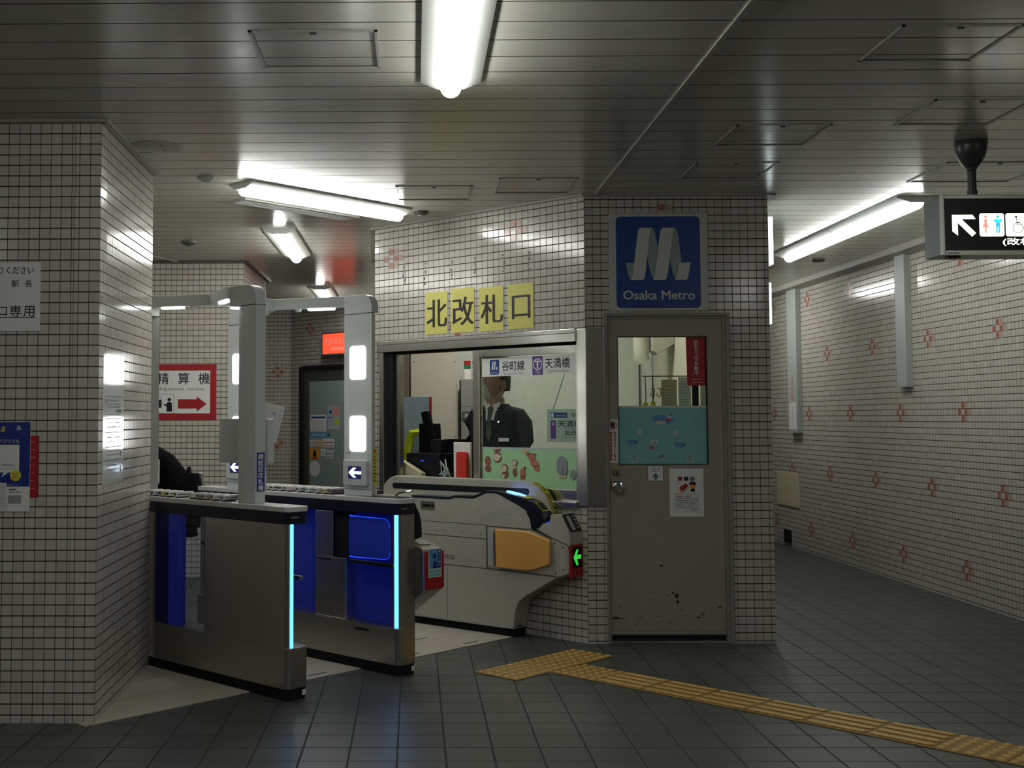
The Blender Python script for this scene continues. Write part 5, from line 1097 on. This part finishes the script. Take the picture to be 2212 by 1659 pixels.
# things seen through the door window
t = thing('wall_pipe', 'thick pale pipe elbow high on the wall behind the booth door', 'pipe', loc=(0, 0, 0))
pw = mat('pipe_white', (.52, .52, .44), .5)
m = MB(); m.tube([(1.84, 9.6, 2.40), (1.84, 9.6, 2.02), (1.84, 9.6, 1.93), (1.845, 9.6, 1.87), (1.86, 9.6, 1.84)], .062, pw, 14); m.build('elbow', t)
m = MB(); m.prism([(1.92, 1.93), (1.96, 1.90), (2.10, 1.985), (2.10, 2.4), (1.92, 2.4)], 9.52, 9.68, beige, axis='y', bev=.008); m.build('bracket', t)
m = MB(); m.box(.0, .012, 1.0, 2.6, 0, .01, trim_d); solo(m, 'wall_seam', 'dark vertical seam strip on the booth wall behind the door', 'strip', frame((2.06, 8.6, 0), (0, -1)) if False else frame((1.98, 10.44, 0), (1, 0)))
MB_ = frame((0, 7.9, 0), (1, 0))
def hung(name, label, cat, px0, px1, z0, z1, mm, prints=(), dz=0.0):
    mb = MB(); mb.box(px0, px1, z0, z1, 0, .004, mm)
    for i in range(prints and prints[0] or 0): mb.scribble(px0 + .012, px1 - .012, z1 - .05 - i * .02, 5, .008, .0045, prints[1], i)
    return solo(mb, name, label, cat, MB_ @ Matrix.Translation((0, 0, dz)), group='papers hung inside the door window')
hung('hung_paper', 'pale yellow papers hung behind the door window', 'papers', 1.647, 1.752, 1.30, 1.645, tc, (10, inkl), .0)
hung('hung_paper', 'white sheet with turquoise print hung behind the door window', 'papers', 1.758, 1.842, 1.28, 1.660, white, (9, teal_f), .012)
hung('hung_paper', 'sheet of small print behind the red camera sticker', 'papers', 1.905, 2.02, 1.28, 1.62, whiteg, (8, inkl), .006)
m = MB(); m.box(1.850, 1.892, 1.28, 1.645, 0, .02, black_m, .002); solo(m, 'black_binder', 'black binder hanging between the papers behind the door window', 'binder', MB_)
m = MB(); m.box(1.825, 1.865, 1.64, 1.665, .022, .037, black_m, .004); m.box(1.838, 1.852, 1.62, 1.69, .024, .034, black_m, .003); solo(m, 'bulldog_clip', 'black bulldog clip above the hung papers', 'clip', MB_)
m = MB(); m.tube([(1.52, 1.668, .010), (2.07, 1.668, .010)], .004, steel, 8); solo(m, 'hanging_rail', 'thin metal rail holding the papers behind the door window', 'rail', MB_)
for i, x in enumerate((1.588, 1.63)):
    m = MB()
    pts = [(x + .014 * cos(2.6 - q * .55), 1.575 + .014 * sin(2.6 - q * .55), .01) for q in range(7)] + [(x - .014 * cos(2.6 - q * .55) , 1.547 - .014 * sin(-.7 - q * .55 + pi) * 1, .01) for q in range(7)]
    m.tube(pts, .0035, steel, 6); m2 = m; solo(m2, 's_hook', 'metal S-hook behind the door window, ' + ('left one with a yellow tag' if i == 0 else 'right one hanging free'), 'hook', MB_, group='S-hooks')
for i, (x, z) in enumerate(((1.54, 1.52), (1.59, 1.53))):
    t = thing('key_tag', ('left' if i == 0 else 'right') + ' yellow key tag hanging behind the door window', 'key tag', M=MB_ @ Matrix.Translation((x, z, .012)), group='yellow key tags')
    m = MB(); m.box(-.016, .016, -.09, -.03, 0, .004, yellow, .001); m.build('tag', t); m = MB(); m.tube([(0, -.032, .002), (.002, .02, .0), (0, 1.668 - z, -.002)], .003, ink, 6); m.build('loop', t)

# ------------------------------------------------------------------ people
def loft(rings, mm, mb, n=22, M=None):
    """rings: (cx, cy, z, rx, ry[, squareness]) bottom to top"""
    b = len(mb.v)
    for r_ in rings:
        cx_, cy_, z, rx, ry = r_[:5]; e = r_[5] if len(r_) > 5 else 1.0
        for i in range(n):
            a = 2 * pi * i / n; ca, sa = cos(a), sin(a)
            q = Vector((cx_ + rx * math.copysign(abs(ca) ** e, ca), cy_ + ry * math.copysign(abs(sa) ** e, sa), z)); mb.v.append(tuple(M @ q if M else q))
    for j in range(len(rings) - 1):
        for i in range(n): mb.face((b + j * n + i, b + j * n + (i + 1) % n, b + (j + 1) * n + (i + 1) % n, b + (j + 1) * n + i), mm)
    mb.face([b + n - 1 - i for i in range(n)], mm); mb.face([b + (len(rings) - 1) * n + i for i in range(n)], mm)
def skin_mesh(name, verts, edges, radii, mm, parent, root=0, sub=2):
    me = bpy.data.meshes.new(name); me.from_pydata(verts, edges, []); me.materials.append(mm)
    o = bpy.data.objects.new(name, me); C.objects.link(o); o.parent = parent
    md = o.modifiers.new('skin', 'SKIN'); md.use_smooth_shade = True
    for i, v in enumerate(me.skin_vertices[0].data):
        r_ = radii[i]; v.radius = r_ if isinstance(r_, tuple) else (r_, r_); v.use_root = (i == root)
    ms = o.modifiers.new('sub', 'SUBSURF'); ms.levels = sub; ms.render_levels = sub
    return o
def bake(o):
    """freeze the grown surface into a plain mesh"""
    dg = bpy.context.evaluated_depsgraph_get(); dg.update(); me = bpy.data.meshes.new_from_object(o.evaluated_get(dg)); o.modifiers.clear(); o.data = me
    for p in me.polygons: p.use_smooth = True
    return o
def head_rings(hx, hy, z0):
    """chin at z0; face towards -y"""
    s = 1.0
    return [(hx, hy + .004, z0 - .11, .056, .058), (hx, hy, z0 - .05, .054, .058), (hx, hy - .006, z0 - .012, .056, .072), (hx, hy - .026, z0 + .004, .046, .066), (hx, hy - .020, z0 + .03, .060, .082), (hx, hy - .012, z0 + .06, .068, .092), (hx, hy - .006, z0 + .095, .073, .097), (hx, hy, z0 + .13, .076, .100), (hx, hy + .004, z0 + .165, .074, .098), (hx, hy + .006, z0 + .195, .064, .086), (hx, hy + .008, z0 + .217, .042, .058), (hx, hy + .008, z0 + .226, .014, .02)]
def officer():
    phi = radians(-30); T = Matrix.Translation((.60, 8.62, 0)) @ Matrix.Rotation(phi, 4, 'Z')
    p = thing('person', 'person in a dark suit, white shirt and face mask standing behind the ticket window', 'person', M=T)
    hr = Matrix.Translation((0, -.015, 0)) @ Matrix.Rotation(radians(-30), 4, 'Z')
    hr = hr @ Matrix.Translation((0, 0, 1.545)) @ Matrix.Scale(1.07, 4) @ Matrix.Translation((0, 0, -1.545))
    mb = MB(); loft(head_rings(0, 0, 1.545), skin, mb, 24, hr)
    # nose, brow and ears
    for x, y, z, rx, ry, rz in ((0, -.112, 1.60, .013, .02, .022), (.078, .012, 1.625, .010, .022, .034), (-.078, .012, 1.625, .010, .022, .034)):
        bm_ = bmesh.new(); bmesh.ops.create_uvsphere(bm_, u_segments=12, v_segments=8, radius=1); mb.bm(bm_, skin, hr @ Matrix.Translation((x, y, z)) @ Matrix.Diagonal((rx, ry, rz, 1)))
    for sx in (-1, 1):
        bm_ = bmesh.new(); bmesh.ops.create_uvsphere(bm_, u_segments=10, v_segments=8, radius=1); mb.bm(bm_, white, hr @ Matrix.Translation((sx * .032, -.088, 1.645)) @ Matrix.Diagonal((.014, .008, .007, 1)))
        bm_ = bmesh.new(); bmesh.ops.create_uvsphere(bm_, u_segments=8, v_segments=6, radius=1); mb.bm(bm_, ink, hr @ Matrix.Translation((sx * .032, -.095, 1.645)) @ Matrix.Diagonal((.006, .004, .006, 1)))
    # trunk and limbs of the same body
    loft([(0, .0, .86, .16, .11), (0, 0, 1.0, .15, .105), (0, 0, 1.2, .17, .11), (0, 0, 1.38, .17, .10), (0, .005, 1.45, .09, .07), (0, .004, 1.5, .056, .056)], skin, mb, 22)
    for sx in (-1, 1):
        loft([(sx * .09, .03, .0, .05, .055), (sx * .09, .02, .10, .045, .05), (sx * .09, .01, .45, .06, .062), (sx * .085, 0, .88, .085, .09)], skin, mb, 16)
    mb.build('body', p)
    h = MB(); loft([(0, .055, 1.585, .058, .05), (0, .035, 1.62, .076, .072), (0, .025, 1.66, .081, .085), (0, .012, 1.70, .081, .098), (0, .008, 1.74, .074, .095), (0, .008, 1.768, .05, .066), (0, .008, 1.78, .015, .02)], hair, h, 22, hr); h.build('hair', p)
    mk = MB()
    pr = [(-1.15, .085, .0), (-.8, .100, .0), (-.4, .122, 0), (0, .134, 0), (.4, .122, 0), (.8, .100, 0), (1.15, .085, 0)]
    for j in range(len(pr) - 1):
        a0_, r0, _ = pr[j]; a1_, r1, _ = pr[j + 1]
        for (za, zb, fa, fb) in ((1.540, 1.565, .80, .96), (1.565, 1.595, .96, 1.0), (1.595, 1.625, 1.0, .90)):
            q = [(sin(a0_) * r0 * fa * .62, -cos(a0_) * r0 * fa, za), (sin(a1_) * r1 * fa * .62, -cos(a1_) * r1 * fa, za), (sin(a1_) * r1 * fb * .62, -cos(a1_) * r1 * fb, zb), (sin(a0_) * r0 * fb * .62, -cos(a0_) * r0 * fb, zb)]
            mk.poly([tuple(hr @ Vector(v)) for v in q], mask_w)
    for sx in (-1, 1):
        for za, zb in ((1.62, 1.645), (1.548, 1.605)): mk.tube([tuple(hr @ Vector((sx * .068, -.035, za))), tuple(hr @ Vector((sx * .080, -.005, (za + zb) / 2))), tuple(hr @ Vector((sx * .082, .02, zb)))], .0022, mask_w, 5)
    mk.build('face_mask', p)
    cp = MB(); loft([(0, .0, 1.715, .088, .108), (0, .0, 1.745, .09, .11), (0, .0, 1.80, .105, .125), (0, 0, 1.815, .09, .11)], suit, cp, 24, hr); cp.prism([(-.07, -.10), (-.04, -.155), (.0, -.165), (.04, -.155), (.07, -.10)], 1.712, 1.718, black_m, M=hr); cp.build('cap', p)
    j = MB()
    loft([(0, .01, .78, .205, .135, .85), (0, .008, .95, .198, .13, .85), (0, .005, 1.10, .20, .128, .85), (0, .002, 1.25, .205, .13, .85), (0, .0, 1.36, .205, .125, .9), (0, .004, 1.42, .175, .105, .9), (0, .008, 1.465, .12, .085), (0, .012, 1.495, .085, .07)], suit, j, 28)
    for sx in (-1, 1):
        j.tube([(sx * .10, .01, 1.43), (sx * .165, .012, 1.405), (sx * .205, .016, 1.35), (sx * .218, .02, 1.22), (sx * .212, .02, 1.08), (sx * .205, -.03, .96), (sx * .20, -.09, .86)], [.05, .066, .066, .060, .054, .05, .045], suit, 14)
        j.flat([(0, 0)] * 0, 0, suit) if False else None
        fy_ = -.118
        j.poly([(sx * .012, fy_ - .012, 1.22), (sx * .075, fy_ - .010, 1.36), (sx * .115, fy_ + .008, 1.375), (sx * .098, fy_ + .018, 1.41), (sx * .075, fy_ + .055, 1.478), (sx * .045, fy_ + .03, 1.465), (sx * .032, fy_ + .002, 1.38)][::sx], suit)
    for z in (1.16, 1.06): j.cyl((.02, -.130, z), (.02, -.137, z), .009, steel, 10)
    j.box(.075, .155, -.128, -.122, 1.225, 1.25, white); j.cyl((.075, -.120, 1.365), (.075, -.128, 1.365), .006, chrome, 8)
    j.build('jacket', p)
    s_ = MB(); s_.poly([(-.045, -.084, 1.475), (-.032, -.117, 1.38), (0, -.129, 1.225), (.032, -.117, 1.38), (.045, -.084, 1.475)], shirt)
    for sx in (-1, 1): s_.poly([(sx * .004, -.088, 1.482), (sx * .052, -.098, 1.445), (sx * .064, -.055, 1.505), (sx * .058, .0, 1.525), (sx * .045, -.05, 1.515)], shirt)
    loft([(0, .0, 1.47, .066, .066), (0, .0, 1.505, .060, .062), (0, .002, 1.522, .058, .060)], shirt, s_, 20); s_.build('shirt', p)
    t_ = MB(); t_.poly([(-.014, -.100, 1.475), (.014, -.100, 1.475), (.018, -.112, 1.445), (.012, -.122, 1.425), (.024, -.136, 1.27), (0, -.139, 1.23), (-.024, -.136, 1.27), (-.012, -.122, 1.425), (-.018, -.112, 1.445)], tie); t_.build('tie', p)
    tr = MB()
    for sx in (-1, 1): loft([(sx * .09, .03, .03, .065, .075), (sx * .09, .015, .45, .078, .082), (sx * .088, 0, .82, .10, .115)], suit, tr, 16)
    tr.build('trousers', p)
    for sx in (-1, 1):
        hd = MB(); hx, hy, hz = sx * .198, -.105, .83
        loft([(hx, hy + .012, hz + .04, .022, .028), (hx, hy, hz + .01, .022, .040), (hx, hy - .008, hz - .03, .020, .042), (hx, hy - .01, hz - .052, .016, .038)], skin, hd, 12)
        for q in range(4): hd.tube([(hx, hy - .04 + q * .02, hz - .05), (hx - sx * .006, hy - .044 + q * .02, hz - .085), (hx - sx * .018, hy - .04 + q * .02, hz - .112 + abs(q - 1.5) * .006)], [.009, .0085, .007], skin, 7)
        hd.tube([(hx - sx * .01, hy - .035, hz), (hx - sx * .02, hy - .055, hz - .03), (hx - sx * .02, hy - .06, hz - .055)], [.011, .010, .008], skin, 7)
        hd.build('hand', p)
        sh = MB(); loft([(sx * .09, -.03, .0, .045, .13), (sx * .09, -.03, .03, .048, .135), (sx * .09, .01, .07, .042, .075), (sx * .09, .03, .095, .04, .045)], black_m, sh, 16); sh.build('shoe', p)
    return p
officer()
def passenger():
    T = Matrix.Translation((-1.84, 8.9, 0)) @ Matrix.Rotation(radians(-62), 4, 'Z')      # bends over the machine beside the pillar
    p = thing('person', 'person in a black hooded coat bent over beside the left pillar, carrying a bag', 'person', M=T)
    mb = MB(); bend = Matrix.Translation((0, -.18, -.17)) @ Matrix.Translation((0, 0, 1.1)) @ Matrix.Rotation(radians(44), 4, 'X') @ Matrix.Translation((0, 0, -1.1))
    loft(head_rings(0, -.03, 1.50), skin, mb, 20, bend)
    for x, y, z, rx, ry, rz in ((0, -.142, 1.555, .013, .02, .022), (.078, -.02, 1.58, .010, .022, .034), (-.078, -.02, 1.58, .010, .022, .034)):
        bm_ = bmesh.new(); bmesh.ops.create_uvsphere(bm_, u_segments=10, v_segments=8, radius=1); mb.bm(bm_, skin, bend @ Matrix.Translation((x, y, z)) @ Matrix.Diagonal((rx, ry, rz, 1)))
    loft([(0, 0, .80, .15, .11), (0, -.03, 1.0, .15, .10), (0, -.18, 1.14, .16, .10), (0, -.28, 1.20, .09, .08)], skin, mb, 20)
    for sx in (-1, 1): loft([(sx * .09, .02, 0, .048, .055), (sx * .09, .015, .45, .06, .06), (sx * .09, .0, .84, .085, .09)], skin, mb, 14)
    mb.build('body', p)
    h = MB(); loft([(0, .03, 1.53, .07, .06), (0, .01, 1.58, .082, .085), (0, -.01, 1.64, .084, .105), (0, -.02, 1.70, .074, .095), (0, -.02, 1.735, .03, .04)], hair, h, 20, bend); h.build('hair', p)
    c = MB(); loft([(0, .02, .52, .24, .19), (0, .01, .70, .235, .18), (0, .0, .86, .22, .165), (0, -.04, 1.0, .215, .16), (0, -.13, 1.12, .22, .15), (0, -.21, 1.18, .20, .13), (0, -.28, 1.22, .13, .11), (0, -.32, 1.24, .09, .09)], coat, c, 26)
    for sx in (-1, 1): c.tube([(sx * .15, -.20, 1.18), (sx * .21, -.20, 1.14), (sx * .245, -.22, 1.06), (sx * .25, -.24, 1.0), (sx * .22, -.36, .98), (sx * .18, -.45, 1.0)], [.06, .075, .07, .064, .056, .045], coat, 12)
    bm_ = bmesh.new(); bmesh.ops.create_uvsphere(bm_, u_segments=16, v_segments=10, radius=1); c.bm(bm_, coat, Matrix.Translation((0, -.24, 1.24)) @ Matrix.Diagonal((.14, .11, .08, 1)))
    c.build('coat', p)
    for sx in (-1, 1):
        hd = MB(); hx, hy, hz = sx * .175, -.475, 1.005
        loft([(hx, hy + .03, hz - .02, .02, .02), (hx, hy, hz - .012, .034, .03), (hx, hy - .03, hz + .01, .03, .02)], skin, hd, 10)
        for q in range(4): hd.tube([(hx - .027 + q * .018, hy - .03, hz), (hx - .027 + q * .018, hy - .062, hz + .002), (hx - .027 + q * .018, hy - .085 + abs(q - 1.5) * .006, hz - .012)], [.009, .0085, .007], skin, 7)
        hd.tube([(hx - sx * .03, hy, hz), (hx - sx * .045, hy - .025, hz), (hx - sx * .045, hy - .045, hz - .005)], [.011, .01, .008], skin, 7)
        hd.build('hand', p)
        tr = MB(); loft([(sx * .09, .02, .02, .06, .07), (sx * .09, .015, .4, .075, .08), (sx * .09, .0, .80, .10, .11)], coat, tr, 14); tr.build('trouser_leg', p)
        sh = MB(); loft([(sx * .09, -.03, .0, .045, .13), (sx * .09, -.03, .03, .048, .135), (sx * .09, .0, .07, .042, .075)], black_m, sh, 14); sh.build('shoe', p)
    return p
passenger()
m = MB(); loft([(0, 0, .62, .06, .13), (0, 0, .70, .075, .16), (0, 0, .92, .07, .15), (0, 0, 1.0, .05, .11)], coat, m, 18); m.tube([(-.02, -.10, .98), (-.02, -.05, 1.03), (-.02, .0, 1.04), (-.02, .05, 1.03), (-.02, .10, .98)], .012, coat, 8); m.tube([(.078, .12, .72), (.085, .10, .90), (.07, .06, 1.0)], .016, inkl, 8)
solo(m, 'shoulder_bag', 'black shoulder bag with a grey strap at the back of the bent person', 'bag', Matrix.Translation((-1.60, 8.52, 0)) @ Matrix.Rotation(radians(15), 4, 'Z'))
